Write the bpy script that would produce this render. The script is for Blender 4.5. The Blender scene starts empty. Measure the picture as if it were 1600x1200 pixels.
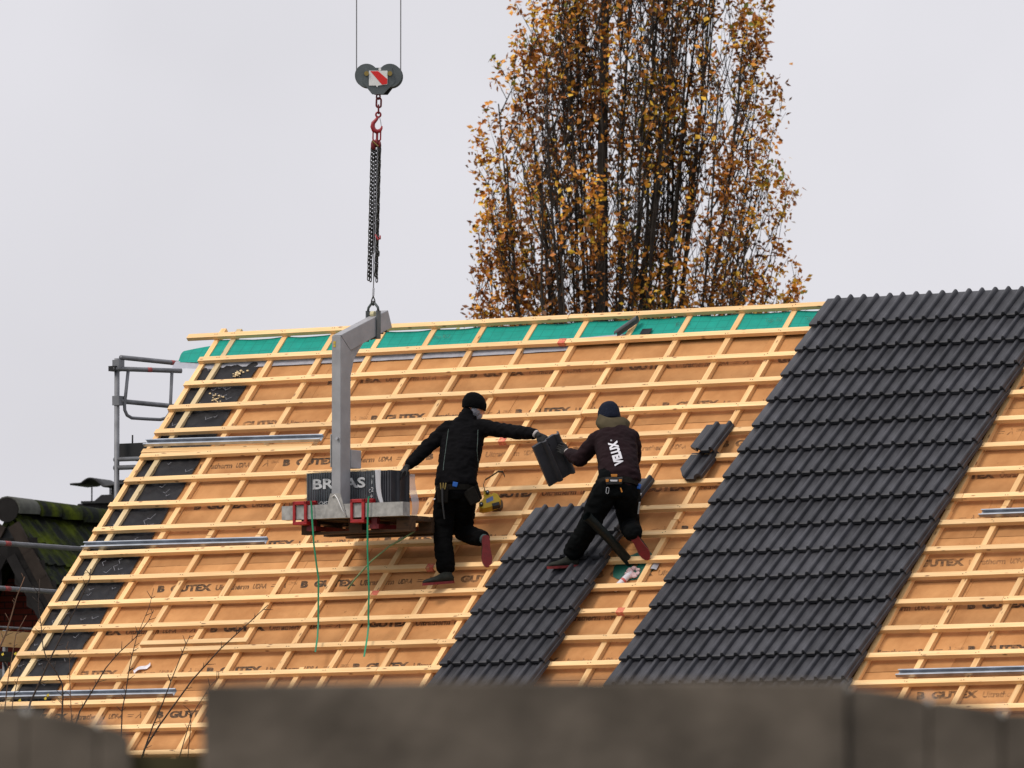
import bpy, bmesh, math, random
import numpy as np
from mathutils import Vector, Matrix, noise
from mathutils.bvhtree import BVHTree

random.seed(7)
SC = bpy.context.scene
COL = SC.collection
V3 = Vector

# ------------------------------------------------------------------ camera
CAM_Z = 1.6
cam_d = bpy.data.cameras.new('camera')
cam = bpy.data.objects.new('camera', cam_d)
COL.objects.link(cam)
cam.location = (0, 0, CAM_Z)
cam.rotation_euler = (math.radians(90 + 4.0115), 0, 0)
cam_d.sensor_width = 36.0
cam_d.lens = 341.22
cam_d.clip_start = 0.5
cam_d.clip_end = 3000
cam_d.dof.use_dof = True
cam_d.dof.focus_distance = 89.0
cam_d.dof.aperture_fstop = 9.5
SC.camera = cam

# ------------------------------------------------------------------ world: even overcast sky
SUN_EL, SUN_AZ = math.radians(50), math.radians(245)   # azimuth clockwise from +Y
world = bpy.data.worlds.new('World')
SC.world = world
world.use_nodes = True
wn, wl = world.node_tree.nodes, world.node_tree.links
wn.clear()
w_out = wn.new('ShaderNodeOutputWorld')
w_bg = wn.new('ShaderNodeBackground')
w_tc = wn.new('ShaderNodeTexCoord')
w_sep = wn.new('ShaderNodeSeparateXYZ')
wl.new(w_tc.outputs['Generated'], w_sep.inputs[0])
w_ramp = wn.new('ShaderNodeValToRGB')
w_ramp.color_ramp.elements[0].position = 0.0
w_ramp.color_ramp.elements[0].color = (0.592, 0.584, 0.620, 1)
w_ramp.color_ramp.elements[1].position = 1.0
w_ramp.color_ramp.elements[1].color = (0.90, 0.90, 0.95, 1)
wl.new(w_sep.outputs['Z'], w_ramp.inputs[0])
w_noise = wn.new('ShaderNodeTexNoise')
w_noise.inputs['Scale'].default_value = 14.0
w_noise.inputs['Detail'].default_value = 4.0
w_map = wn.new('ShaderNodeMapRange')
w_map.inputs['From Min'].default_value = 0.3
w_map.inputs['From Max'].default_value = 0.7
w_map.inputs['To Min'].default_value = 0.93
w_map.inputs['To Max'].default_value = 1.05
wl.new(w_tc.outputs['Generated'], w_noise.inputs['Vector'])
wl.new(w_noise.outputs['Fac'], w_map.inputs['Value'])
w_mul = wn.new('ShaderNodeVectorMath'); w_mul.operation = 'SCALE'
wl.new(w_ramp.outputs[0], w_mul.inputs[0])
wl.new(w_map.outputs[0], w_mul.inputs['Scale'])
w_sky = wn.new('ShaderNodeTexSky')
w_sky.sky_type = 'NISHITA'
w_sky.sun_disc = False
w_sky.sun_elevation = SUN_EL
w_sky.sun_rotation = SUN_AZ
w_sky.dust_density = 6.0
w_s2 = wn.new('ShaderNodeVectorMath'); w_s2.operation = 'SCALE'
w_s2.inputs['Scale'].default_value = 0.004
wl.new(w_sky.outputs[0], w_s2.inputs[0])
w_add = wn.new('ShaderNodeVectorMath'); w_add.operation = 'ADD'
wl.new(w_mul.outputs[0], w_add.inputs[0])
wl.new(w_s2.outputs[0], w_add.inputs[1])
wl.new(w_add.outputs[0], w_bg.inputs['Color'])
w_bg.inputs['Strength'].default_value = 1.0
wl.new(w_bg.outputs[0], w_out.inputs[0])

# ------------------------------------------------------------------ sun behind the cloud
sun_d = bpy.data.lights.new('sun', 'SUN')
sun = bpy.data.objects.new('sun', sun_d)
COL.objects.link(sun)
sun_d.energy = 1.5
sun_d.angle = math.radians(16)
sun_d.color = (1.0, 0.91, 0.79)
sdir = V3((math.sin(SUN_AZ) * math.cos(SUN_EL), math.cos(SUN_AZ) * math.cos(SUN_EL), math.sin(SUN_EL)))
sun.rotation_euler = sdir.to_track_quat('Z', 'Y').to_euler()

# ------------------------------------------------------------------ exposure
SC.view_settings.view_transform = 'Standard'
SC.view_settings.look = 'None'
SC.view_settings.exposure = 0.27
SC.view_settings.gamma = 1.0
SC.cycles.max_bounces = 6
SC.cycles.use_denoising = True

# ================================================================== helpers
def tag(o, label=None, cat=None, group=None, kind=None):
    if label: o['label'] = label
    if cat: o['category'] = cat
    if group: o['group'] = group
    if kind: o['kind'] = kind
    return o

def empty(name, loc=(0, 0, 0), rz=0.0, label=None, cat=None, group=None):
    o = bpy.data.objects.new(name, None)
    COL.objects.link(o)
    o.location = loc
    o.rotation_euler = (0, 0, rz)
    o.empty_display_size = 0.1
    return tag(o, label, cat, group)

def link(name, mesh, parent=None, loc=(0, 0, 0), rot=(0, 0, 0)):
    o = bpy.data.objects.new(name, mesh)
    COL.objects.link(o)
    if parent: o.parent = parent
    o.location = loc
    o.rotation_euler = rot
    return o

class MB:
    """collects geometry, then becomes ONE mesh"""
    def __init__(self):
        self.v, self.f, self.m = [], [], []
    def add(self, vs, fs, mi=0):
        b = len(self.v)
        self.v += [tuple(p) for p in vs]
        self.f += [tuple(i + b for i in f) for f in fs]
        self.m += [mi] * len(fs)
        return self
    def box(self, lo, hi, M=None, mi=0):
        (x0, y0, z0), (x1, y1, z1) = lo, hi
        vs = [V3(p) for p in ((x0,y0,z0),(x1,y0,z0),(x1,y1,z0),(x0,y1,z0),(x0,y0,z1),(x1,y0,z1),(x1,y1,z1),(x0,y1,z1))]
        if M is not None: vs = [M @ p for p in vs]
        return self.add(vs, [(0,3,2,1),(4,5,6,7),(0,1,5,4),(1,2,6,5),(2,3,7,6),(3,0,4,7)], mi)
    def prism(self, poly, d0, d1, M=None, mi=0):
        """poly in local x,z extruded along local y from d0 to d1"""
        n = len(poly)
        vs = [V3((x, d0, z)) for x, z in poly] + [V3((x, d1, z)) for x, z in poly]
        if M is not None: vs = [M @ p for p in vs]
        fs = [tuple(range(n)), tuple(range(2*n-1, n-1, -1))]
        fs += [(i, i+n, (i+1) % n + n, (i+1) % n) for i in range(n)]
        return self.add(vs, fs, mi)
    def tube(self, pts, r, seg=8, caps=True, mi=0):
        pts = [V3(p) for p in pts]
        rs = r if hasattr(r, '__len__') else [r] * len(pts)
        rings, up = [], None
        for i, p in enumerate(pts):
            t = (pts[min(i+1, len(pts)-1)] - pts[max(i-1, 0)]).normalized()
            if up is None:
                up = t.orthogonal().normalized()
            a = (up - t * up.dot(t))
            a = a.normalized() if a.length > 1e-6 else t.orthogonal().normalized()
            up = a
            b = t.cross(a)
            rings.append([p + (a * math.cos(2*math.pi*k/seg) + b * math.sin(2*math.pi*k/seg)) * rs[i] for k in range(seg)])
        vs = [q for ring in rings for q in ring]
        fs = []
        for i in range(len(pts)-1):
            for k in range(seg):
                fs.append((i*seg+k, i*seg+(k+1) % seg, (i+1)*seg+(k+1) % seg, (i+1)*seg+k))
        if caps:
            fs.append(tuple(range(seg-1, -1, -1)))
            fs.append(tuple((len(pts)-1)*seg+k for k in range(seg)))
        return self.add(vs, fs, mi)
    def rings(self, rings, mi=0):
        """closed loft over given rings of equal count, capped"""
        seg = len(rings[0])
        vs = [q for ring in rings for q in ring]
        fs = []
        for i in range(len(rings)-1):
            for k in range(seg):
                fs.append((i*seg+k, i*seg+(k+1) % seg, (i+1)*seg+(k+1) % seg, (i+1)*seg+k))
        fs.append(tuple(range(seg-1, -1, -1)))
        fs.append(tuple((len(rings)-1)*seg+k for k in range(seg)))
        return self.add(vs, fs, mi)
    def grid(self, nx, ny, fn, mi=0):
        vs = [fn(i/nx, j/ny) for j in range(ny+1) for i in range(nx+1)]
        fs = [(j*(nx+1)+i, j*(nx+1)+i+1, (j+1)*(nx+1)+i+1, (j+1)*(nx+1)+i) for j in range(ny) for i in range(nx)]
        return self.add(vs, fs, mi)
    def ball(self, c, r, M=None, nu=12, nv=8, mi=0):
        """ellipsoid with radii r (tuple) at c; M optional 3x3 rotation"""
        c = V3(c)
        rings = []
        for j in range(1, nv):
            th = math.pi*j/nv
            ring = []
            for k in range(nu):
                ph = 2*math.pi*k/nu
                p = V3((r[0]*math.sin(th)*math.cos(ph), r[1]*math.sin(th)*math.sin(ph), -r[2]*math.cos(th)))
                if M is not None: p = M @ p
                ring.append(c+p)
            rings.append(ring)
        t, b = V3((0, 0, r[2])), V3((0, 0, -r[2]))
        if M is not None: t, b = M @ t, M @ b
        base = len(self.v)
        vs = [q for ring in rings for q in ring] + [c+b, c+t]
        n = len(rings)
        fs = [(i*nu+k, i*nu+(k+1) % nu, (i+1)*nu+(k+1) % nu, (i+1)*nu+k) for i in range(n-1) for k in range(nu)]
        fs += [(n*nu, (k+1) % nu, k) for k in range(nu)]
        fs += [(n*nu+1, (n-1)*nu+k, (n-1)*nu+(k+1) % nu) for k in range(nu)]
        return self.add(vs, fs, mi)
    def torus(self, c, ax, R, r, n=16, s=6, stretch=0.0, sdir=None, mi=0):
        """ring (or a chain link when stretched along sdir) round axis ax"""
        c, ax = V3(c), V3(ax).normalized()
        a = V3(sdir).normalized() if sdir is not None else ax.orthogonal().normalized()
        b = ax.cross(a)
        vs, fs = [], []
        for i in range(n):
            t = 2*math.pi*i/n
            ctr = c + a*(R*math.cos(t) + (stretch if math.cos(t) > 0 else -stretch)) + b*R*math.sin(t)
            out = a*math.cos(t) + b*math.sin(t)
            for k in range(s):
                q = 2*math.pi*k/s
                vs.append(ctr + out*(r*math.cos(q)) + ax*(r*math.sin(q)))
        for i in range(n):
            for k in range(s):
                fs.append((i*s+k, ((i+1) % n)*s+k, ((i+1) % n)*s+(k+1) % s, i*s+(k+1) % s))
        return self.add(vs, fs, mi)
    def mesh(self, name, mats, smooth=False):
        me = bpy.data.meshes.new(name)
        me.from_pydata(self.v, [], self.f)
        for m in (mats if isinstance(mats, (list, tuple)) else [mats]):
            me.materials.append(m)
        if any(self.m): me.polygons.foreach_set('material_index', self.m)
        if smooth: me.polygons.foreach_set('use_smooth', [True]*len(me.polygons))
        me.update()
        return me
    def build(self, name, mats, parent=None, loc=(0, 0, 0), rot=(0, 0, 0), smooth=False):
        return link(name, self.mesh(name, mats, smooth), parent, loc, rot)

def new_mat(name):
    m = bpy.data.materials.new(name)
    m.use_nodes = True
    nt = m.node_tree
    return m, nt, nt.nodes['Principled BSDF']

def simple(name, col, rough=0.6, metal=0.0, var=0.12, scale=8.0, bump=0.0, bscale=60.0, rand=0.0, spec=None, coords='Object', stretch=(1, 1, 1)):
    """procedural: noise-varied colour, per-object tone, fine bump"""
    m, nt, b = new_mat(name)
    N, L = nt.nodes, nt.links
    tc = N.new('ShaderNodeTexCoord')
    mp = N.new('ShaderNodeMapping')
    mp.inputs['Scale'].default_value = stretch
    L.new(tc.outputs[coords], mp.inputs['Vector'])
    nz = N.new('ShaderNodeTexNoise')
    nz.inputs['Scale'].default_value = scale
    nz.inputs['Detail'].default_value = 5
    L.new(mp.outputs[0], nz.inputs['Vector'])
    mr = N.new('ShaderNodeMapRange')
    mr.inputs['From Min'].default_value = 0.25; mr.inputs['From Max'].default_value = 0.75
    mr.inputs['To Min'].default_value = 1-var; mr.inputs['To Max'].default_value = 1+var
    L.new(nz.outputs['Fac'], mr.inputs['Value'])
    sc = N.new('ShaderNodeVectorMath'); sc.operation = 'SCALE'
    sc.inputs[0].default_value = col[:3]
    L.new(mr.outputs[0], sc.inputs['Scale'])
    last = sc.outputs[0]
    if rand:
        oi = N.new('ShaderNodeObjectInfo')
        m2 = N.new('ShaderNodeMapRange')
        m2.inputs['To Min'].default_value = 1-rand; m2.inputs['To Max'].default_value = 1+rand
        L.new(oi.outputs['Random'], m2.inputs['Value'])
        s2 = N.new('ShaderNodeVectorMath'); s2.operation = 'SCALE'
        L.new(last, s2.inputs[0]); L.new(m2.outputs[0], s2.inputs['Scale'])
        last = s2.outputs[0]
    L.new(last, b.inputs['Base Color'])
    b.inputs['Roughness'].default_value = rough
    b.inputs['Metallic'].default_value = metal
    if spec is not None: b.inputs['Specular IOR Level'].default_value = spec
    if bump:
        n2 = N.new('ShaderNodeTexNoise')
        n2.inputs['Scale'].default_value = bscale
        n2.inputs['Detail'].default_value = 4
        L.new(mp.outputs[0], n2.inputs['Vector'])
        bp = N.new('ShaderNodeBump')
        bp.inputs['Strength'].default_value = bump
        bp.inputs['Distance'].default_value = 0.01
        L.new(n2.outputs['Fac'], bp.inputs['Height'])
        L.new(bp.outputs[0], b.inputs['Normal'])
    return m

def wood(name, light, dark, knot, rough=0.75):
    """sawn softwood, grain along local x, each piece its own tone"""
    m, nt, b = new_mat(name)
    N, L = nt.nodes, nt.links
    tc = N.new('ShaderNodeTexCoord'); oi = N.new('ShaderNodeObjectInfo')
    off = N.new('ShaderNodeVectorMath'); off.operation = 'SCALE'
    off.inputs[0].default_value = (37.0, 91.0, 53.0)
    L.new(oi.outputs['Random'], off.inputs['Scale'])
    add = N.new('ShaderNodeVectorMath'); add.operation = 'ADD'
    L.new(tc.outputs['Object'], add.inputs[0]); L.new(off.outputs[0], add.inputs[1])
    mp = N.new('ShaderNodeMapping'); mp.inputs['Scale'].default_value = (0.9, 16, 16)
    L.new(add.outputs[0], mp.inputs['Vector'])
    nz = N.new('ShaderNodeTexNoise'); nz.inputs['Scale'].default_value = 2.2; nz.inputs['Detail'].default_value = 6
    L.new(mp.outputs[0], nz.inputs['Vector'])
    rp = N.new('ShaderNodeValToRGB')
    rp.color_ramp.elements[0].position = 0.3; rp.color_ramp.elements[0].color = (*dark, 1)
    rp.color_ramp.elements[1].position = 0.68; rp.color_ramp.elements[1].color = (*light, 1)
    L.new(nz.outputs['Fac'], rp.inputs[0])
    mk = N.new('ShaderNodeMapping'); mk.inputs['Scale'].default_value = (3.2, 9, 9)
    L.new(add.outputs[0], mk.inputs['Vector'])
    vo = N.new('ShaderNodeTexVoronoi'); vo.inputs['Scale'].default_value = 1.6
    L.new(mk.outputs[0], vo.inputs['Vector'])
    kr = N.new('ShaderNodeMapRange'); kr.inputs['From Min'].default_value = 0.07; kr.inputs['From Max'].default_value = 0.17
    kr.inputs['To Min'].default_value = 0.85; kr.inputs['To Max'].default_value = 0.0
    L.new(vo.outputs['Distance'], kr.inputs['Value'])
    mx = N.new('ShaderNodeMix'); mx.data_type = 'RGBA'
    L.new(kr.outputs[0], mx.inputs['Factor']); L.new(rp.outputs[0], mx.inputs[6]); mx.inputs[7].default_value = (*knot, 1)
    # slow tone drift along the piece and from piece to piece
    n3 = N.new('ShaderNodeTexNoise'); n3.inputs['Scale'].default_value = 0.7; n3.inputs['Detail'].default_value = 2
    L.new(add.outputs[0], n3.inputs['Vector'])
    ad = N.new('ShaderNodeMath'); ad.operation = 'MULTIPLY_ADD'
    L.new(oi.outputs['Random'], ad.inputs[0]); ad.inputs[1].default_value = 0.5
    L.new(n3.outputs['Fac'], ad.inputs[2])
    m2 = N.new('ShaderNodeMapRange'); m2.inputs['From Min'].default_value = 0.3; m2.inputs['From Max'].default_value = 1.2
    m2.inputs['To Min'].default_value = 0.72; m2.inputs['To Max'].default_value = 1.14
    L.new(ad.outputs[0], m2.inputs['Value'])
    s2 = N.new('ShaderNodeVectorMath'); s2.operation = 'SCALE'
    L.new(mx.outputs[2], s2.inputs[0]); L.new(m2.outputs[0], s2.inputs['Scale'])
    L.new(s2.outputs[0], b.inputs['Base Color'])
    b.inputs['Roughness'].default_value = rough
    bp = N.new('ShaderNodeBump'); bp.inputs['Strength'].default_value = 0.25; bp.inputs['Distance'].default_value = 0.004
    L.new(nz.outputs['Fac'], bp.inputs['Height']); L.new(bp.outputs[0], b.inputs['Normal'])
    return m

# ------------------------------------------------------------------ materials
M = {}
M['batten'] = wood('batten_wood', (0.93, 0.635, 0.325), (0.84, 0.505, 0.22), (0.20, 0.08, 0.03))
M['counter'] = wood('counter_batten_wood', (0.91, 0.595, 0.285), (0.78, 0.445, 0.175), (0.20, 0.08, 0.03))
M['pale_wood'] = wood('pale_wood', (0.80, 0.63, 0.37), (0.68, 0.50, 0.26), (0.25, 0.13, 0.05))
M['pallet'] = wood('pallet_wood', (0.09, 0.042, 0.016), (0.04, 0.018, 0.007), (0.02, 0.01, 0.006), 0.85)

def board_mat():
    m, nt, b = new_mat('wood_fibre_board')
    N, L = nt.nodes, nt.links
    tc = N.new('ShaderNodeTexCoord'); oi = N.new('ShaderNodeObjectInfo')
    off = N.new('ShaderNodeVectorMath'); off.operation = 'SCALE'; off.inputs[0].default_value = (17, 31, 53)
    L.new(oi.outputs['Random'], off.inputs['Scale'])
    add = N.new('ShaderNodeVectorMath'); add.operation = 'ADD'
    L.new(tc.outputs['Object'], add.inputs[0]); L.new(off.outputs[0], add.inputs[1])
    nz = N.new('ShaderNodeTexNoise'); nz.inputs['Scale'].default_value = 3.2; nz.inputs['Detail'].default_value = 9; nz.inputs['Roughness'].default_value = 0.62
    L.new(add.outputs[0], nz.inputs['Vector'])
    rp = N.new('ShaderNodeValToRGB')
    rp.color_ramp.elements[0].position = 0.3; rp.color_ramp.elements[0].color = (0.42, 0.190, 0.068, 1)
    rp.color_ramp.elements[1].position = 0.7; rp.color_ramp.elements[1].color = (0.61, 0.308, 0.122, 1)
    L.new(nz.outputs['Fac'], rp.inputs[0])
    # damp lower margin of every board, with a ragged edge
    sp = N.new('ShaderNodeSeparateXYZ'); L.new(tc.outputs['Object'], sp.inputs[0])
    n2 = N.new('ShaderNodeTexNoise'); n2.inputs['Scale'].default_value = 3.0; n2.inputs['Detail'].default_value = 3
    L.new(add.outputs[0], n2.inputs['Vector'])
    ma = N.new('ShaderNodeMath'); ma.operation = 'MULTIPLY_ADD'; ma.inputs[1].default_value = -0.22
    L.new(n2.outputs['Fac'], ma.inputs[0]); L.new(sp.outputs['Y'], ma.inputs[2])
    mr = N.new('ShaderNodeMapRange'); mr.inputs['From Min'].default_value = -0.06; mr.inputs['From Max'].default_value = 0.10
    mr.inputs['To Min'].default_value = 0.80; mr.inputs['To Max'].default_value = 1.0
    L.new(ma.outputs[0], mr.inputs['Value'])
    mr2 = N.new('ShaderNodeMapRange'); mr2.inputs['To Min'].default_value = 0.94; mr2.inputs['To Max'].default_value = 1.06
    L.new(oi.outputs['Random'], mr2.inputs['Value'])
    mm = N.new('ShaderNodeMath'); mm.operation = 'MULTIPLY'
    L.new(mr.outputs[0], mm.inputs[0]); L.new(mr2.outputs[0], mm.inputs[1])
    # specks: sawdust and nail marks
    vo = N.new('ShaderNodeTexNoise'); vo.inputs['Scale'].default_value = 26; vo.inputs['Detail'].default_value = 2
    L.new(add.outputs[0], vo.inputs['Vector'])
    kr = N.new('ShaderNodeMapRange'); kr.inputs['From Min'].default_value = 0.72; kr.inputs['From Max'].default_value = 0.78
    kr.inputs['To Min'].default_value = 0.0; kr.inputs['To Max'].default_value = 0.6
    L.new(vo.outputs['Fac'], kr.inputs['Value'])
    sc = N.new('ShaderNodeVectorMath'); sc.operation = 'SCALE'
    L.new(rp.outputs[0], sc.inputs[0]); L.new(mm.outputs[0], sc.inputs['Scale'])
    mx = N.new('ShaderNodeMix'); mx.data_type = 'RGBA'
    L.new(kr.outputs[0], mx.inputs['Factor']); L.new(sc.outputs[0], mx.inputs[6]); mx.inputs[7].default_value = (0.16, 0.06, 0.02, 1)
    L.new(mx.outputs[2], b.inputs['Base Color'])
    b.inputs['Roughness'].default_value = 0.85
    b.inputs['Specular IOR Level'].default_value = 0.2
    return m
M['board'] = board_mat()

def ink_mat(name, col, fade):
    """flat print with worn patches"""
    m, nt, b = new_mat(name)
    N, L = nt.nodes, nt.links
    b.inputs['Base Color'].default_value = (*col, 1); b.inputs['Roughness'].default_value = 0.8
    tc = N.new('ShaderNodeTexCoord'); oi = N.new('ShaderNodeObjectInfo')
    off = N.new('ShaderNodeVectorMath'); off.operation = 'SCALE'; off.inputs[0].default_value = (41, 13, 7)
    L.new(oi.outputs['Random'], off.inputs['Scale'])
    add = N.new('ShaderNodeVectorMath'); add.operation = 'ADD'
    L.new(tc.outputs['Object'], add.inputs[0]); L.new(off.outputs[0], add.inputs[1])
    nz = N.new('ShaderNodeTexNoise'); nz.inputs['Scale'].default_value = 22; nz.inputs['Detail'].default_value = 5
    L.new(add.outputs[0], nz.inputs['Vector'])
    mr = N.new('ShaderNodeMapRange'); mr.inputs['From Min'].default_value = 0.35; mr.inputs['From Max'].default_value = 0.68
    mr.inputs['To Min'].default_value = fade; mr.inputs['To Max'].default_value = min(1, fade+0.55)
    L.new(nz.outputs['Fac'], mr.inputs['Value'])
    tr = N.new('ShaderNodeBsdfTransparent'); mx = N.new('ShaderNodeMixShader')
    L.new(mr.outputs[0], mx.inputs[0]); L.new(b.outputs[0], mx.inputs[1]); L.new(tr.outputs[0], mx.inputs[2])
    L.new(mx.outputs[0], N['Material Output'].inputs['Surface'])
    return m
M['redmark'] = ink_mat('red_spray', (0.74, 0.14, 0.11), 0.22)
M['ink'] = ink_mat('black_ink', (0.045, 0.03, 0.02), 0.08)
M['ink_mid'] = ink_mat('brown_ink', (0.07, 0.04, 0.022), 0.25)
M['ink_pale'] = ink_mat('pale_ink', (0.12, 0.065, 0.033), 0.45)
M['tile'] = simple('dark_concrete_tile', (0.045, 0.0455, 0.053), 0.42, spec=0.22, var=0.34, scale=6, bump=0.12, bscale=120, rand=0.20)
M['green'] = simple('green_underlay', (0.003, 0.275, 0.215), 0.6, spec=0.2, var=0.14, scale=9, bump=0.25, bscale=14)
def green_grid():
    m = M['green']; N, L = m.node_tree.nodes, m.node_tree.links
    b_ = N['Principled BSDF']; src = b_.inputs['Base Color'].links[0].from_socket
    tc = N.new('ShaderNodeTexCoord'); sp = N.new('ShaderNodeSeparateXYZ'); L.new(tc.outputs['Object'], sp.inputs[0])
    outs = []
    for ax, per in (('X', 0.115), ('Y', 0.10)):
        d = N.new('ShaderNodeMath'); d.operation = 'MULTIPLY'; d.inputs[1].default_value = 1/per; L.new(sp.outputs[ax], d.inputs[0])
        fr = N.new('ShaderNodeMath'); fr.operation = 'FRACT'; L.new(d.outputs[0], fr.inputs[0])
        lt = N.new('ShaderNodeMath'); lt.operation = 'LESS_THAN'; lt.inputs[1].default_value = 0.06; L.new(fr.outputs[0], lt.inputs[0])
        outs.append(lt)
    mx = N.new('ShaderNodeMath'); mx.operation = 'MAXIMUM'; L.new(outs[0].outputs[0], mx.inputs[0]); L.new(outs[1].outputs[0], mx.inputs[1])
    ml = N.new('ShaderNodeMath'); ml.operation = 'MULTIPLY'; ml.inputs[1].default_value = 0.45; L.new(mx.outputs[0], ml.inputs[0])
    mi = N.new('ShaderNodeMix'); mi.data_type = 'RGBA'; mi.inputs[7].default_value = (0.0, 0.11, 0.09, 1)
    L.new(ml.outputs[0], mi.inputs['Factor']); L.new(src, mi.inputs[6]); L.new(mi.outputs[2], b_.inputs['Base Color'])
green_grid()
M['silver'] = simple('silver_tape', (0.33, 0.34, 0.39), 0.5, var=0.15, scale=14, bump=0.2, bscale=20)
M['blackfilm'] = simple('black_membrane', (0.012, 0.012, 0.015), 0.5, var=0.35, scale=5, bump=0.5, bscale=16, spec=0.18)
M['galv'] = simple('galvanised_steel', (0.42, 0.45, 0.50), 0.38, 0.75, var=0.25, scale=9, bump=0.05)
M['alu'] = simple('dull_aluminium', (0.31, 0.31, 0.325), 0.55, 0.15, var=0.16, scale=7, bump=0.12, bscale=40)
M['alu_dirty'] = simple('mortar_stained_metal', (0.34, 0.33, 0.315), 0.7, 0.05, var=0.35, scale=16, bump=0.2, bscale=50)
M['red'] = simple('red_paint', (0.33, 0.008, 0.010), 0.5, var=0.25, scale=20)
M['redband'] = simple('faded_red_band', (0.30, 0.06, 0.06), 0.7, var=0.25, scale=25)
M['darkred'] = simple('dark_red_steel', (0.16, 0.012, 0.016), 0.45, 0.2, var=0.3, scale=20)
M['hookred'] = simple('hook_red_paint', (0.30, 0.012, 0.022), 0.4, var=0.2, scale=20)
M['chain'] = simple('dark_chain_steel', (0.035, 0.034, 0.030), 0.5, 0.5, var=0.4, scale=40)
M['wire'] = simple('steel_wire', (0.20, 0.20, 0.21), 0.5, 0.4, var=0.2, scale=60)
M['block'] = simple('grey_block_paint', (0.09, 0.105, 0.11), 0.5, 0.1, var=0.22, scale=12, bump=0.05)
M['white'] = simple('white_paint', (0.75, 0.74, 0.73), 0.5, var=0.08, scale=10)
M['signred'] = simple('sign_red', (0.68, 0.012, 0.010), 0.45, var=0.08, scale=10)
M['brass'] = simple('brass_bolt', (0.28, 0.2, 0.06), 0.4, 0.6)
M['yellowmark'] = simple('yellow_sticker', (0.5, 0.36, 0.04), 0.6)
M['strapgreen'] = simple('green_strap', (0.005, 0.20, 0.09), 0.6, var=0.35, scale=6)
M['film'] = None
M['jacket'] = simple('black_jacket', (0.0042, 0.0040, 0.0048), 0.85, var=0.35, scale=10, bump=0.5, bscale=24, spec=0.06)
M['hoodie'] = simple('burgundy_black_hoodie', (0.0125, 0.0050, 0.0068), 0.9, var=0.3, scale=9, bump=0.5, bscale=26, spec=0.15)
M['trousers'] = simple('black_work_trousers', (0.0024, 0.0024, 0.0027), 0.9, var=0.4, scale=9, bump=0.5, bscale=22, spec=0.06)
M['trousers2'] = simple('charcoal_work_trousers', (0.0032, 0.0038, 0.0042), 0.9, var=0.5, scale=9, bump=0.5, bscale=22, spec=0.06)
M['knit'] = simple('black_knit', (0.003, 0.003, 0.0035), 0.95, var=0.3, scale=30, bump=0.8, bscale=90, spec=0.1)
M['knitblue'] = simple('navy_knit', (0.009, 0.012, 0.024), 0.9, var=0.3, scale=30, bump=0.8, bscale=90, spec=0.15)
M['olive'] = simple('olive_hood', (0.075, 0.060, 0.036), 0.9, var=0.25, scale=14, bump=0.5, bscale=20, spec=0.1)
M['skin'] = simple('skin', (0.46, 0.22, 0.15), 0.55, var=0.1, scale=20)
M['greyhair'] = simple('grey_beard', (0.19, 0.19, 0.22), 0.9, var=0.4, scale=60, bump=0.8, bscale=90)
M['glove'] = simple('black_glove', (0.003, 0.003, 0.0035), 0.8, var=0.2, scale=20, bump=0.4, bscale=60)
M['cuff'] = simple('pale_cuff', (0.42, 0.38, 0.37), 0.8)
M['shoe'] = simple('dark_work_shoe', (0.022, 0.023, 0.019), 0.8, var=0.4, scale=20, bump=0.3, spec=0.15)
M['sole'] = simple('red_sole', (0.15, 0.006, 0.008), 0.65, var=0.3, scale=25, bump=0.3, bscale=80)
M['sock'] = simple('grey_green_sock', (0.05, 0.075, 0.075), 0.9)
M['leather'] = simple('dark_leather', (0.007, 0.0055, 0.004), 0.65, var=0.3, scale=20, bump=0.3, spec=0.12)
M['orange'] = simple('orange_tag', (0.55, 0.20, 0.02), 0.6)
M['blue'] = simple('blue_plastic', (0.01, 0.10, 0.42), 0.45)
M['steel'] = simple('bright_steel', (0.5, 0.5, 0.52), 0.35, 0.8)
M['piping'] = simple('grey_green_piping', (0.045, 0.07, 0.062), 0.7)
M['print'] = simple('pale_grey_print', (0.62, 0.61, 0.65), 0.7, var=0.06)
M['yellow'] = simple('yellow_tool_plastic', (0.62, 0.40, 0.012), 0.45, var=0.12, scale=12)
M['bluelabel'] = simple('blue_label', (0.13, 0.20, 0.42), 0.5)
M['blackplastic'] = simple('black_plastic', (0.01, 0.01, 0.011), 0.5)
M['pipe'] = simple('black_pipe_plastic', (0.006, 0.010, 0.010), 0.5, spec=0.25, var=0.35, scale=20)
M['foam'] = simple('pink_white_foam', (0.66, 0.46, 0.46), 0.8, var=0.3, scale=60, bump=0.6, bscale=60)
M['slate'] = simple('dark_slate', (0.016, 0.0145, 0.0145), 0.8, spec=0.12, var=0.3, scale=6, bump=0.2, bscale=20, rand=0.3)
M['scaffold'] = simple('grey_scaffold_tube', (0.16, 0.165, 0.18), 0.5, 0.3, var=0.3, scale=8)
M['dark'] = simple('dark_steel', (0.012, 0.012, 0.0135), 0.6, 0.2)
M['plaster'] = simple('pale_plaster', (0.55, 0.53, 0.49), 0.9, var=0.06, scale=3)
M['leaf_a'] = simple('rust_leaf', (0.44, 0.140, 0.014), 0.55, var=0.45, scale=1.7)
M['leaf_b'] = simple('orange_leaf', (0.66, 0.265, 0.02), 0.55, var=0.4, scale=1.7)
M['leaf_c'] = simple('yellow_leaf', (0.74, 0.43, 0.025), 0.55, var=0.35, scale=1.7)
M['leaf_d'] = simple('olive_leaf', (0.24, 0.24, 0.03), 0.55, var=0.4, scale=1.7)
M['leaf_e'] = simple('brown_leaf', (0.19, 0.07, 0.018), 0.6, var=0.4, scale=1.7)
M['bark'] = simple('dark_bark', (0.036, 0.027, 0.021), 0.9, var=0.4, scale=7, bump=0.6, bscale=30)
M['twig'] = simple('twig_bark', (0.035, 0.02, 0.013), 0.85, var=0.3, scale=6)
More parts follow.
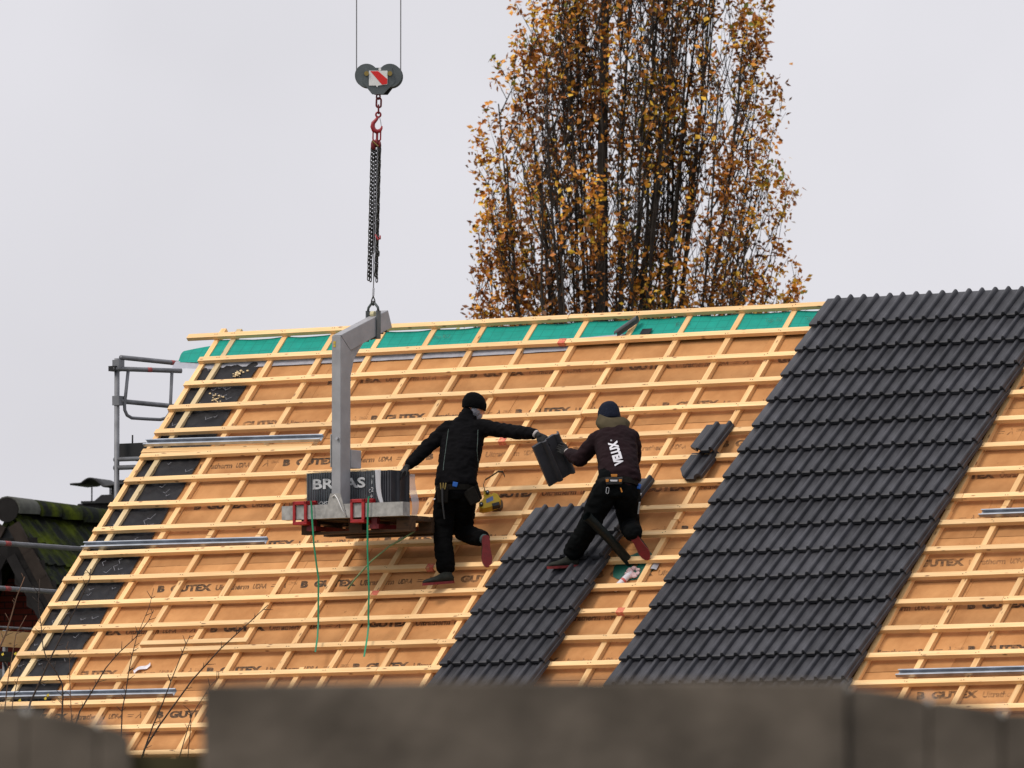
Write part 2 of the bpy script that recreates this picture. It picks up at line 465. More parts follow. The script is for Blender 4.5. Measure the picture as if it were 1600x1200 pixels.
M['twigpale'] = simple('pale_twig', (0.13, 0.065, 0.035), 0.85, var=0.3, scale=6)
M['fence'] = simple('weathered_fence', (0.122, 0.101, 0.082), 0.9, spec=0.1, var=0.55, scale=5, bump=0.4, bscale=25)
M['rail'] = simple('olive_rail', (0.045, 0.036, 0.012), 0.9, var=0.3, scale=9)
M['grass'] = simple('ground_soil_grass', (0.05, 0.06, 0.025), 0.95, var=0.4, scale=0.8)

def mossy():
    m, nt, b = new_mat('mossy_dark_tile')
    N, L = nt.nodes, nt.links
    ge = N.new('ShaderNodeNewGeometry')
    nz = N.new('ShaderNodeTexNoise'); nz.inputs['Scale'].default_value = 2.6; nz.inputs['Detail'].default_value = 6; nz.inputs['Roughness'].default_value = 0.65
    L.new(ge.outputs['Position'], nz.inputs['Vector'])
    rp = N.new('ShaderNodeValToRGB')
    e = rp.color_ramp.elements
    e[0].position = 0.42; e[0].color = (0.013, 0.015, 0.014, 1)
    e[1].position = 0.66; e[1].color = (0.062, 0.080, 0.006, 1)
    x = e.new(0.55); x.color = (0.034, 0.044, 0.007, 1)
    L.new(nz.outputs['Fac'], rp.inputs[0]); L.new(rp.outputs[0], b.inputs['Base Color'])
    b.inputs['Roughness'].default_value = 0.9; b.inputs['Specular IOR Level'].default_value = 0.1
    bp = N.new('ShaderNodeBump'); bp.inputs['Strength'].default_value = 0.6; bp.inputs['Distance'].default_value = 0.02
    n2 = N.new('ShaderNodeTexNoise'); n2.inputs['Scale'].default_value = 25
    L.new(ge.outputs['Position'], n2.inputs['Vector']); L.new(n2.outputs['Fac'], bp.inputs['Height']); L.new(bp.outputs[0], b.inputs['Normal'])
    return m
M['moss'] = mossy()

def brick():
    m, nt, b = new_mat('far_red_brick')
    N, L = nt.nodes, nt.links
    tc = N.new('ShaderNodeTexCoord')
    sp = N.new('ShaderNodeSeparateXYZ'); cb = N.new('ShaderNodeCombineXYZ')
    L.new(tc.outputs['Object'], sp.inputs[0]); L.new(sp.outputs['X'], cb.inputs['X']); L.new(sp.outputs['Z'], cb.inputs['Y'])
    br = N.new('ShaderNodeTexBrick'); br.inputs['Scale'].default_value = 1.0
    br.inputs['Brick Width'].default_value = 0.25; br.inputs['Row Height'].default_value = 0.078; br.inputs['Mortar Size'].default_value = 0.008
    br.inputs['Color1'].default_value = (0.15, 0.018, 0.011, 1); br.inputs['Color2'].default_value = (0.20, 0.026, 0.014, 1); br.inputs['Mortar'].default_value = (0.035, 0.012, 0.01, 1)
    L.new(cb.outputs[0], br.inputs['Vector']); L.new(br.outputs['Color'], b.inputs['Base Color'])
    b.inputs['Roughness'].default_value = 0.9
    return m
M['brick'] = brick()

def film_mat():
    m, nt, b = new_mat('thin_wrap_film')
    N, L = nt.nodes, nt.links
    b.inputs['Base Color'].default_value = (0.75, 0.78, 0.82, 1); b.inputs['Roughness'].default_value = 0.25
    tc = N.new('ShaderNodeTexCoord'); nz = N.new('ShaderNodeTexNoise'); nz.inputs['Scale'].default_value = 9; nz.inputs['Detail'].default_value = 5
    L.new(tc.outputs['Object'], nz.inputs['Vector'])
    mr = N.new('ShaderNodeMapRange'); mr.inputs['From Min'].default_value = 0.35; mr.inputs['From Max'].default_value = 0.75
    mr.inputs['To Min'].default_value = 0.015; mr.inputs['To Max'].default_value = 0.075
    L.new(nz.outputs['Fac'], mr.inputs['Value'])
    tr = N.new('ShaderNodeBsdfTransparent'); tr.inputs[0].default_value = (0.86, 0.93, 0.95, 1)
    mx = N.new('ShaderNodeMixShader')
    L.new(mr.outputs[0], mx.inputs[0]); L.new(tr.outputs[0], mx.inputs[1]); L.new(b.outputs[0], mx.inputs[2])
    L.new(mx.outputs[0], N['Material Output'].inputs['Surface'])
    return m
M['film'] = film_mat()
def film2():
    m, nt, b = new_mat('crumpled_white_film')
    N, L = nt.nodes, nt.links
    b.inputs['Base Color'].default_value = (0.78, 0.78, 0.82, 1); b.inputs['Roughness'].default_value = 0.3
    tr = N.new('ShaderNodeBsdfTransparent'); mx = N.new('ShaderNodeMixShader'); mx.inputs[0].default_value = 0.62
    L.new(tr.outputs[0], mx.inputs[1]); L.new(b.outputs[0], mx.inputs[2])
    L.new(mx.outputs[0], N['Material Output'].inputs['Surface'])
    return m
M['film_white'] = film2()

# ------------------------------------------------------------------ text as flat print
def text_mesh(txt, size, mat, offset=0.0, shear=0.0, sx=1.0, spacing=1.0):
    cu = bpy.data.curves.new('t', 'FONT')
    cu.body = txt; cu.size = size; cu.offset = offset; cu.shear = shear; cu.space_character = spacing
    cu.resolution_u = 3
    ob = bpy.data.objects.new('t', cu); COL.objects.link(ob)
    dg = bpy.context.evaluated_depsgraph_get()
    me = bpy.data.meshes.new_from_object(ob.evaluated_get(dg))
    bpy.data.objects.remove(ob); bpy.data.curves.remove(cu)
    vs = [(v.co.x*sx, v.co.y, 0.0) for v in me.vertices]
    fs = [tuple(p.vertices) for p in me.polygons]
    bpy.data.meshes.remove(me)
    return vs, fs
def fit_text(txt, x0, x1, y0, size, offset=0.0, shear=0.0):
    vs, fs = text_mesh(txt, size, None, offset, shear)
    xs = [v[0] for v in vs]; a, b = min(xs), max(xs)
    k = (x1-x0)/(b-a)
    return [(x0+(v[0]-a)*k, y0+v[1], 0.0) for v in vs], fs

# ================================================================== THE ROOF FRAME
S = 0.345                                   # batten gauge
AZ = math.radians(34.0244)
H = V3((math.cos(AZ), -math.sin(AZ), 0))    # along the ridge, to the right and nearer
NH = V3((math.sin(AZ), math.cos(AZ), 0))    # level, into the house
c45 = math.sqrt(0.5)
SL = (NH + V3((0, 0, 1))) * c45             # up the slope
NR = H.cross(SL)                            # out of the roof
RO = V3((-3.1177, 92.9684, 6.9778 + CAM_Z))
RM = Matrix(((H.x, SL.x, NR.x, RO.x), (H.y, SL.y, NR.y, RO.y), (H.z, SL.z, NR.z, RO.z), (0, 0, 0, 1)))
def roof_pt(u, v, w=0.0): return RM @ V3((u, v, w))
RZ = -AZ

U0, U1 = 0.305, 13.1
ROWS = 18
VB = -(ROWS-0.35)*S
W_BOARD = -0.08

# ------------------------------------------------------------------ ground
g = MB().grid(60, 60, lambda a, b: ((a-0.5)*1600, (b-0.35)*1600, 0.10*noise.noise(V3((a*60, b*60, 0)))-0.05))
tag(g.build('ground', M['grass']), 'dark grassy ground around the houses', kind='structure')

# ------------------------------------------------------------------ the house and its roof
house = bpy.data.objects.new('house', None); COL.objects.link(house)
house.matrix_world = RM
house.empty_display_size = 0.2
tag(house, 'house with a steep battened roof, partly covered with dark tiles', 'house')

# walls (eaves and both gables) below the slopes, in roof-local space
def to_local(p): return RM.inverted() @ V3(p)
half = (-VB) * c45                       # horizontal run of one slope
eave_z = RO.z + VB*c45
def house_pt(u, run, z):                 # run: level distance from the ridge line, negative = camera side
    p = RO + H*u + NH*run
    return to_local((p.x, p.y, z))
wl_ = MB()
prof = [(-half+0.45, 0), (-half+0.45, eave_z+0.10), (0, RO.z-0.36), (half-0.45, eave_z+0.10), (half-0.45, 0)]
ua, ub = U0+0.3, U1-0.3
vs = [house_pt(ua, r, z) for r, z in prof] + [house_pt(ub, r, z) for r, z in prof]
wl_.add(vs, [(0, 1, 2, 3, 4), (9, 8, 7, 6, 5), (0, 5, 6, 1), (4, 3, 8, 9)])
wl_.build('wall', M['plaster'], house)
bk = MB()
vs = [house_pt(U0, 0.02, RO.z-0.10), house_pt(U1, 0.02, RO.z-0.10), house_pt(U1, half, eave_z-0.12), house_pt(U0, half, eave_z-0.12),
      house_pt(U0, 0.02, RO.z-0.20), house_pt(U1, 0.02, RO.z-0.20), house_pt(U1, half, eave_z-0.22), house_pt(U0, half, eave_z-0.22)]
bk.add(vs, [(0, 1, 2, 3), (7, 6, 5, 4), (0, 4, 5, 1), (1, 5, 6, 2), (2, 6, 7, 3), (3, 7, 4, 0)])
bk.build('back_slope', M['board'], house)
# roof deck below the boards, keeps the house closed
MB().box((U0+0.02, VB+0.05, -0.20), (U1-0.02, -0.02, -0.135)).build('roof_deck', M['pale_wood'], house)

# --- insulation boards with their print
BL, BH = 1.63, 1.668*S
def word(txt, x0, x1, y, size, off, mats_, nm):
    v_, f_ = fit_text(txt, x0, x1, y, size, off, -0.3)
    return [MB().add(v_, f_).mesh(nm, M[m]) for m in mats_]
PRINTS = [word('B', 0.0, 0.105, 0, 0.118, 0.008, ('ink', 'ink_mid'), 'print'), word('GUTEX', 0.165, 0.655, 0, 0.118, 0.0075, ('ink', 'ink_mid'), 'print'),
          word('Ultratherm', 0.675, 1.075, 0.0, 0.100, 0.0042, ('ink_mid', 'ink_pale'), 'print'), word('UDP-A', 1.105, 1.275, 0.002, 0.090, 0.0042, ('ink_mid', 'ink_pale'), 'print'),
          word('22060362', 1.50, 1.60, 0.042, 0.055, 0.001, ('ink_pale', 'ink_pale'), 'print')]
sym = MB()
for yy in (0.018, 0.045): sym.add([(1.315, yy, 0), (1.385, yy, 0), (1.388, yy+0.010, 0), (1.318, yy+0.010, 0)], [(0, 1, 2, 3)])
PRINTS.append([sym.mesh('print', M[m]) for m in ('ink_mid', 'ink_pale')])
sym = MB().add([(1.422, 0.0, 0), (1.437, 0, 0), (1.460, 0.050, 0), (1.478, 0.0, 0), (1.494, 0.0, 0), (1.452, 0.088, 0), (1.438, 0.088, 0), (1.452, 0.06, 0)], [(0, 1, 2, 7), (2, 3, 4, 5, 7), (5, 6, 7)])
PRINTS.append([sym.mesh('print', M[m]) for m in ('ink_mid', 'ink_pale')])
phase = {0: 0.22, 1: 0.30, 2: 1.08, 3: 0.36, 4: 1.26, 5: 0.45, 6: 1.43, 7: 0.70, 8: 0.95, 9: 0.68, 10: 0.3}
rnd = random.Random(3)
box_cache = {}
for i in range(-1, 11):
    vtop = -(1.03 + 1.668*(i-1)) * S
    vbot = -(1.03 + 1.668*i) * S
    vtop = min(vtop, 0.0)
    vbot = max(vbot, VB)
    if vtop - vbot < 0.05: continue
    u = phase.get(i, 0.5) - BL - 0.06
    while u < U1:
        a, b = max(u, U0), min(u+BL, U1)
        if b-a > 0.03:
            key = (round(b-a, 3), round(vtop-vbot, 3))
            if key not in box_cache:
                L_, T_ = b-a-0.0025, vtop-vbot-0.005
                bb = MB()
                bb.box((0, 0, -0.05), (L_, T_, 0))
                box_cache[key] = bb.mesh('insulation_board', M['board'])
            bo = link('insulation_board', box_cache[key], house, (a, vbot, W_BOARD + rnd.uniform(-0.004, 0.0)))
            if u >= U0-0.03 and u+BL < U1 and vtop - vbot > 0.5:
                fade = 1 if (i == 1 or rnd.random() < (0.6 if i <= 4 else 0.2)) else 0
                for pr_ in PRINTS: link('print', pr_[fade], bo, (0.06+u-a, 0.62*S, 0.0015))
        u += BL

# --- beams
def beam_mesh(name, L, wy, tz, mat, r, warp=0.004):
    n = max(2, int(L/0.7))
    rings = []
    ph = r.uniform(0, 50)
    for i in range(n+1):
        x = L*i/n
        dy = warp*noise.noise(V3((x*0.9+ph, 1.3, 0)))*2
        dz = 0.35*warp*noise.noise(V3((x*0.9+ph, 7.7, 0)))*2
        rings.append([V3((x, y+dy, z+dz)) for y, z in ((-wy/2, -tz), (wy/2, -tz), (wy/2, 0), (-wy/2, 0))])
    return MB().rings(rings).mesh(name, mat)

rb = random.Random(11)
# counter battens (up the slope), two lengths each
cbu = [0.335, 0.535] + [0.5764*j - 0.02 for j in range(2, 23)]
for j, u in enumerate(cbu):
    if u > U1-0.03: continue
    cut = -(8.35 + rb.uniform(-0.03, 0.03)) * S
    top = 0.03 if j > 1 else (0.14 if j == 0 else 0.12)
    if j < 2: cut = -(9.65+rb.uniform(-0.02, 0.02))*S
    if j == len(cbu)-1: pass
    mat = M['pale_wood'] if j == 1 else M['counter']
    for a, b in ((cut+0.003, top), (VB, cut-0.003)):
        uu = u + rb.uniform(-0.006, 0.006)
        me = beam_mesh('counter_batten', b-a, 0.058, 0.0395, mat, rb, 0.003)
        link('counter_batten', me, house, (uu, a, -0.0405), (0, 0, math.pi/2 + rb.uniform(-0.0015, 0.0015)))
# a short spare counter batten near the eaves
me = beam_mesh('counter_batten', 1.1, 0.055, 0.0395, M['counter'], rb)
link('counter_batten', me, house, (3.70, -13.72*S-1.1, -0.0405), (0, 0, math.pi/2))

# battens (level)
joint = {0: [0.0, 4.4, 8.9], 1: [0.31, 4.53, 9.2], 2: [0.32, 5.0, 9.6], 3: [0.31, 4.05, 8.6], 4: [0.33, 5.2, 10.1], 5: [0.335, 4.52, 9.1], 6: [0.335, 5.7, 10.4],
         7: [0.33, 4.1, 8.6], 8: [0.33, 5.2, 9.9], 9: [0.355, 4.6, 9.4], 10: [0.34, 4.55, 9.1], 11: [0.355, 4.03, 8.7], 12: [0.35, 6.87, 10.9], 13: [0.35, 5.1, 10.2],
         14: [0.36, 4.6, 9.5], 15: [0.35, 5.2, 9.8], 16: [0.35, 4.4, 9.2], 17: [0.35, 5.0, 9.7]}
redleft = {(10, 0): 1, (1, 0): 1, (5, 0): 1}
redright = {(11, 1): 1, (12, 1): 1}
for k in range(ROWS):
    js = joint[k] + [U1 + (0.05 if k else 0.2)]
    for q in range(3):
        a, b = js[q], js[q+1]-0.004
        sk = rb.uniform(-0.0012, 0.0012)
        me = beam_mesh('batten', b-a, 0.058, 0.0395, M['batten'], rb, 0.0035)
        bt = link('batten', me, house, (a, -k*S + rb.uniform(-0.004, 0.004), rb.uniform(0, 0.001)), (0, 0, sk))
        nl = MB()
        for cu_ in cbu:
            if a+0.03 < cu_ < b-0.03:
                for dd_ in (-0.012, 0.014):
                    x_, y_ = cu_-a+dd_, rb.uniform(-0.014, 0.014)
                    nl.add([(x_-0.004, y_-0.004, 0.0035), (x_+0.004, y_-0.004, 0.0035), (x_+0.004, y_+0.004, 0.0035), (x_-0.004, y_+0.004, 0.0035)], [(0, 1, 2, 3)])
        if nl.f: tag(nl.build('nail_heads', M['dark'], bt), kind='stuff')
        if (k, q) in redleft:
            MB().box((b-a-0.075, -0.031, -0.0425), (b-a+0.001, 0.031, 0.003)).build('paint_mark', M['redmark'], bt)
        if (k, q) in redright:
            MB().box((-0.001, -0.031, -0.0425), (0.075, 0.031, 0.003)).build('paint_mark', M['redmark'], bt)

# --- membranes
def black_fn(a, b):
    u = 0.315 + a*0.70
    v = -1.06*S + b*(VB+1.06*S)
    rag = 0.03*noise.noise(V3((v*3.1, 4.0, 0))) if a > 0.9 else 0
    w = W_BOARD + 0.012 + 0.013*noise.noise(V3((u*9, v*6.0, 2))) + 0.007*noise.noise(V3((u*21, v*15.0, 9)))
    return (u+rag, v, w)
MB().grid(26, 210, black_fn).build('black_membrane', M['blackfilm'], house, smooth=True)
# pale print strokes and mortar crumbs on the black membrane
ms = MB()
for q in range(90):
    u = rnd.uniform(0.37, 0.96); v = rnd.uniform(-16.8*S, -1.2*S)
    a = rnd.choice((0.6, -0.9, 1.2, 0.5)); l = rnd.uniform(0.03, 0.085)
    d = V3((math.cos(a), math.sin(a), 0)); e = V3((-d.y, d.x, 0))*0.0018
    p = V3((u, v, W_BOARD+0.030)); d2 = V3((math.cos(a+1.5), math.sin(a+1.5), 0)); e2 = V3((-d2.y, d2.x, 0))*0.0018
    ms.add([p-e, p+d*l-e, p+d*l+e, p+e], [(0, 1, 2, 3)])
    ms.add([p-e2, p+d2*l*0.6-e2, p+d2*l*0.6+e2, p+e2], [(0, 1, 2, 3)])
tag(ms.build('membrane_marks', simple('grey_marks', (0.22, 0.22, 0.25), 0.7), house), kind='stuff')
cr = MB()
for q in range(46):
    t = rnd.random()
    cx, cy = (0.83, -1.55*S) if q < 22 else (0.72 + 0.1*t, -2.3*S - 0.55*S*t)
    p = V3((cx + rnd.gauss(0, 0.035), cy + rnd.gauss(0, 0.03), W_BOARD+0.02))
    s_ = rnd.uniform(0.002, 0.007)
    cr.box(p-V3((s_*1.6, s_, 0.004)), p+V3((s_*1.6, s_, s_)))
tag(cr.build('wood_chips', M['pale_wood'], house), kind='stuff')

def green_fn(a, b):
    u = 0.00 + a*7.42
    v = -0.02 - b*(0.93*S)
    ph = (u-1.13)/0.5764
    sag = 0.016*abs(math.sin(math.pi*ph)) if u > 0.5 else 0.0
    w = -0.050 - sag*0.9 + 0.006*noise.noise(V3((u*5, v*9, 1)))
    if u < 0.30:
        t = (0.30-u)/0.58
        v = -0.10 - b*0.24*(1-0.7*t) - 0.085*t
        w = -0.05 - 0.04*t*t + 0.02*math.sin(b*5)*t
    return (u, v, w)
MB().grid(150, 7, green_fn).build('green_underlay', M['green'], house, smooth=True)
for txt, ua_, ub_ in (('ERU', 5.64, 5.80), ('Top RU', 6.62, 6.82), ('Top RU', 7.05, 7.22), ('Top RU', 2.9, 3.1)):
    v_, f_ = fit_text(txt, ua_, ub_, -0.17, 0.075, 0.0, -0.2)
    MB().add([(x, y, -0.0425) for x, y, z in v_], f_).build('underlay_print', M['ink_mid'], house)
def gline(u0, u1, v0, v1):
    return [(u0, v0, -0.047), (u1, v0, -0.047), (u1, v1, -0.047), (u0, v1, -0.047)]
def silver_fn(a, b):
    u = -0.03 + a*4.6
    drop = 0.0 if u < 3.8 else -0.05*(u-3.8)
    v = -0.86*S - b*(0.36*S + drop*S) - 0.0
    w = -0.056 - 0.012*b + 0.004*noise.noise(V3((u*6, b*3, 5)))
    if u < 0.30:
        t = (0.30-u)/0.63
        v = -0.86*S + 0.0 - b*0.12*(1-0.3*t) + 0.03*t
        w = -0.062 - 0.03*t*t
    return (u, v, w)
MB().grid(90, 4, silver_fn).build('silver_tape', M['silver'], house, smooth=True)
def silver2(a, b):
    u = 4.1 + a*1.05
    return (u, -0.80*S - b*0.16*S*(1-a*0.2) + a*0.1*S, -0.044 + 0.002*math.sin(u*9))
MB().grid(14, 2, silver2).build('silver_tape', M['silver'], house, smooth=True)
# curled grey flap of membrane near the middle of the ridge
def curl(a, b):
    t = a*4.2
    r = 0.045 + 0.01*a
    return (5.06 + b*0.15 + 0.02*a, -0.88*S + b*0.60*S + r*math.sin(t)*0.6, -0.035 + r*(1-math.cos(t))*0.8)
MB().grid(12, 6, curl).build('curled_flap', simple('grey_flap', (0.085, 0.088, 0.098), 0.6), house, smooth=True)
MB().box((5.29, -0.74*S, -0.046), (5.40, -0.52*S, -0.043)).build('sticker', M['blackfilm'], house)

# --- tiles
CW = 0.2812                                  # cover width
def tile_profile(extra=True):
    """(x, z) across one tile: flat, roll, flat, roll at the right lap"""
    pts = []
    def roll(c, w, hgt):
        return [(c-w/2, 0.0), (c-w*0.38, hgt*0.45), (c-w*0.22, hgt*0.88), (c-w*0.06, hgt), (c+w*0.14, hgt*0.99), (c+w*0.30, hgt*0.84), (c+w*0.40, hgt*0.40), (c+w*0.45, 0.0)]
    pts += [(0.0, 0.0)]
    pts += roll(0.118, 0.060, 0.034)
    pts += roll(0.258, 0.052, 0.036)
    pts += [(0.290, -0.004)]
    return pts
TP = tile_profile()
TL, TT = 0.42, 0.026
def tile_mesh(name, prof, cut=None, mat=None):
    """tile along +y from the lower edge (y=0) to the head (y=TL)"""
    n = len(prof)
    mb = MB()
    ys = [0.0, 0.012, TL]
    zs = [-0.004, 0.0, 0.0]
    vs = []
    for y, dz in zip(ys, zs):
        for x, z in prof:
            yy = y
            if cut and y < 0.3: yy = max(y, cut(x))
            vs.append((x, yy, z+dz))
    for y in (0.002, TL):
        for x, z in prof:
            yy = y
            if cut and y < 0.3: yy = max(y, cut(x)+0.004)
            vs.append((x, yy, z-TT-0.006))
    f = []
    for i in range(n-1):
        f.append((i, i+1, n+i+1, n+i)); f.append((n+i, n+i+1, 2*n+i+1, 2*n+i))
        f.append((3*n+i, 3*n+i+1, i+1, i))            # front lip
        f.append((2*n+i, 2*n+i+1, 4*n+i+1, 4*n+i))    # head
        f.append((4*n+i, 4*n+i+1, 3*n+i+1, 3*n+i))    # underside
    f.append((0, n, 2*n, 4*n, 3*n)); e = n-1
    f.append((3*n+e, 4*n+e, 2*n+e, n+e, e))
    mb.add(vs, f)
    me = mb.mesh(name, mat or M['tile'])
    return me
tile_me = tile_mesh('roof_tile', TP)
TILT = math.asin(0.046/S)
rt = random.Random(5)
def lay_tile(u, k, parent=house, me=tile_me, name='roof_tile', lift=0.0):
    """tile whose lower edge sits just above batten row k"""
    v = -(k+0.12)*S
    return link(name, me, parent, (u+rt.uniform(-0.0015, 0.0015), v+rt.uniform(-0.003, 0.003), 0.084+lift+rt.uniform(-0.001, 0.0015)),
                (-TILT+rt.uniform(-0.003, 0.003), rt.uniform(-0.004, 0.004), rt.uniform(-0.003, 0.003)))
for k in range(1, ROWS):
    for c in range(9):
        lay_tile(7.262+c*CW, k)
for k in range(9, ROWS):
    for c in range(4):
        lay_tile(5.335+c*CW, k)
for c in (2, 3): lay_tile(5.335+c*CW, 8)

# ================================================================== THINGS LYING ON THE ROOF
def on_roof(name, u, v, w, label, cat, group=None, rz=0.0):
    o = bpy.data.objects.new(name, None); COL.objects.link(o)
    o.matrix_world = RM @ Matrix.Translation((u, v, w)) @ Matrix.Rotation(rz, 4, 'Z')
    o.empty_display_size = 0.1
    return tag(o, label, cat, group)

# cut tiles hung on the battens
ct1 = tile_mesh('cut_tile', TP, lambda x: 0.075 if x < 0.06 else (0.075*(0.10-x)/0.04 if x < 0.10 else 0.0))
o = link('cut_tile', ct1); o.matrix_world = RM @ Matrix.Translation((6.715, -6.06*S, 0.085)) @ Matrix.Rotation(-TILT, 4, 'X')
tag(o, 'upper of two loose cut dark tiles hung on battens beside the tiled strip', 'roof tile', 'loose cut tiles')
ct2 = tile_mesh('cut_tile', TP, lambda x: max(0.0, 0.17*(1-x/0.12)) if x < 0.12 else (0.0 if x < 0.25 else 0.05*(x-0.25)/0.04))
o = link('cut_tile', ct2); o.matrix_world = RM @ Matrix.Translation((6.700, -7.07*S, 0.052)) @ Matrix.Rotation(-TILT, 4, 'X')
tag(o, 'lower of two loose cut dark tiles, its left corner broken off', 'roof tile', 'loose cut tiles')

# galvanised channels
def channel(u0, u1, v, label, w=0.0, rz=0.0):
    L_ = u1-u0
    prof = [(0.0, 0.0), (0.072, 0.0), (0.072, 0.034), (0.060, 0.034), (0.060, 0.031), (0.068, 0.031), (0.068, 0.004), (0.004, 0.004), (0.004, 0.031), (0.012, 0.031), (0.012, 0.034), (0.0, 0.034)]
    mb = MB()
    rings = [[V3((x, y-0.036, z)) for y, z in prof] for x in (0, L_)]
    mb.rings(rings)
    o = mb.build('metal_channel', M['galv'])
    o.matrix_world = RM @ Matrix.Translation((u0, v, w)) @ Matrix.Rotation(rz, 4, 'Z')
    tag(o, label, 'metal channel', 'galvanised channels lying along the battens')
channel(0.33, 2.40, -4.58*S, 'galvanised metal channel on the left, level with the scaffold platform', 0.012, -0.018)
channel(0.31, 2.44, -8.62*S, 'galvanised metal channel at mid height of the left roof edge', -0.03, -0.012)
channel(0.30, 2.45, -14.60*S, 'galvanised metal channel lowest on the left, behind bare twigs', -0.03, -0.008)
channel(10.17, 12.3, -8.66*S, 'short galvanised metal channel at the right picture edge, mid height', -0.03)
channel(10.21, 12.4, -14.66*S, 'galvanised metal channel low on the right, right of the tiles', -0.03)

# spare battens
def spare(u0, u1, v, w, label, mat='batten', rz=0.0):
    me = beam_mesh('spare_batten', u1-u0, 0.055, 0.039, M[mat], rb)
    o = link('spare_batten', me); o.matrix_world = RM @ Matrix.Translation((u0, v, w)) @ Matrix.Rotation(rz, 4, 'Z')
    tag(o, label, 'batten', 'spare battens')
spare(0.32, 2.30, -4.80*S, -0.001, 'loose batten lying just below the topmost metal channel', 'counter', -0.012)
spare(1.72, 2.93, -12.70*S, 0.0, 'short loose batten doubled above a batten in the lower left', 'batten', 0.004)

# white scrap on the board
sc_ = MB()
sc_.grid(8, 3, lambda a, b: (a*0.17-0.085, b*0.05-0.025+0.01*math.sin(a*7), 0.008+0.018*abs(math.sin(a*4+b*3))))
o = sc_.build('plastic_scrap', simple('white_plastic_scrap', (0.66, 0.63, 0.68), 0.4), smooth=True)
o.matrix_world = RM @ Matrix.Translation((1.85, -13.50*S, W_BOARD)) @ Matrix.Rotation(0.55, 4, 'Z')
tag(o, 'crumpled white plastic scrap on the orange boards, lower left', 'scrap')

# yellow tool with strap, resting on batten 8
tp_ = roof_pt(4.85, -7.93*S, 0.005)
o = empty('yellow_tool', tp_, 0, 'yellow power tool with blue label and black strap behind the left worker', 'power tool')
o.rotation_euler = (Matrix.Rotation(math.radians(64), 4, 'X') @ Matrix.Rotation(math.radians(17), 4, 'Z')).to_euler()
TM = Matrix.Identity(4)
# frame: x along the ridge, y up the slope, z out of the roof
poly = [(-0.135, 0.02), (-0.10, 0.0), (-0.03, -0.005), (0.07, 0.005), (0.115, 0.05), (0.10, 0.13), (0.06, 0.16), (0.035, 0.135), (0.005, 0.20), (-0.03, 0.215), (-0.045, 0.14), (-0.075, 0.105), (-0.12, 0.085)]
def tool_prism(poly, z0, z1, mat, name):
    mb = MB(); n = len(poly)
    vs = [V3((x, y, z0)) for x, y in poly] + [V3((x, y, z1)) for x, y in poly]
    fs = [tuple(range(n-1, -1, -1)), tuple(range(n, 2*n))] + [(i, (i+1) % n, (i+1) % n+n, i+n) for i in range(n)]
    mb.add(vs, fs)
    ob = mb.build(name, mat, o)
    bv = ob.modifiers.new('b', 'BEVEL'); bv.width = 0.008; bv.segments = 2
    return ob
body = tool_prism(poly, 0.01, 0.12, M['yellow'], 'body')
MB().add([(-0.045, 0.05, 0.1215), (0.035, 0.065, 0.1215), (0.045, 0.115, 0.1215), (-0.035, 0.10, 0.1215)], [(0, 1, 2, 3)]).build('label', M['bluelabel'], body)
for x, y in ((-0.105, 0.045), (0.0, 0.165)):
    kb = MB().tube([(x, y, 0.115), (x, y, 0.15)], 0.021, 12).build('knob', M['blackplastic'], o)
    MB().tube([(x, y, 0.15), (x, y, 0.153)], 0.008, 10).build('screw', M['steel'], kb)
MB().tube([(0.07, 0.08, -0.06), (0.07, 0.08, 0.0)], 0.075, 20).build('drum', simple('brown_drum', (0.09, 0.05, 0.018), 0.6), o, smooth=False)
MB().box((0.005, -0.008, 0.05), (0.085, 0.028, 0.125)).build('grip_block', M['blackplastic'], o)
o.scale = (0.86, 0.86, 0.86)
sp_ = [(-0.02, 0.17, 0.10), (-0.02, 0.26, 0.14), (0.02, 0.32, 0.13), (0.10, 0.36, 0.10), (0.19, 0.40, 0.085), (0.235, 0.39, 0.07), (0.245, 0.345, 0.04)]
st = MB()
vs = []
for p in sp_: vs += [V3(p)+V3((0, 0, 0.016)), V3(p)-V3((0, 0, 0.016)), V3(p)+V3((0.006, 0.006, -0.016)), V3(p)+V3((0.006, 0.006, 0.016))]
st.rings([vs[i*4:i*4+4] for i in range(len(sp_))])
st.build('strap', M['blackplastic'], o)

# pipe through the roof, with collar, foam and a white tube
o = on_roof('vent_pipe', 6.70, -9.90*S, W_BOARD, 'open black plastic pipe leaning out of the roof between the workers', 'pipe')
inv = o.matrix_world.inverted()
base_w = roof_pt(6.66, -9.95*S, W_BOARD)
top_w = V3((0.672, 86.90, CAM_Z+4.905))
pb, ptp = inv @ base_w, inv @ top_w
d_ = (ptp-pb); sag = V3((0, 0, 0.04))
cl_ = [pb + d_*t + sag*math.sin(t*math.pi) for t in [i/8 for i in range(9)]]
pp = MB()
pp.tube(cl_, 0.043, 14, caps=False)
pp.tube(list(reversed(cl_)), 0.037, 14, caps=False)
pp.build('pipe', M['pipe'], o, smooth=True)
ringm = MB().tube([cl_[-1]-d_.normalized()*0.02, cl_[-1]+d_.normalized()*0.004], [0.047, 0.047], 14, caps=False)
ringm.build('rim', M['pipe'], o, smooth=True)
def collar(a, b):
    th = b*2*math.pi
    r = 0.03+a*(0.19+0.035*noise.noise(V3((math.cos(th)*2, math.sin(th)*2, 3))))
    return (0.02+r*math.cos(th)*1.05, -0.05+r*math.sin(th)*0.85, 0.006+0.012*(1-a)+0.004*math.sin(th*5))
MB().grid(5, 24, collar).build('green_collar', simple('dark_green_collar', (0.0, 0.085, 0.06), 0.55, var=0.2), o, smooth=True)
fo = MB()
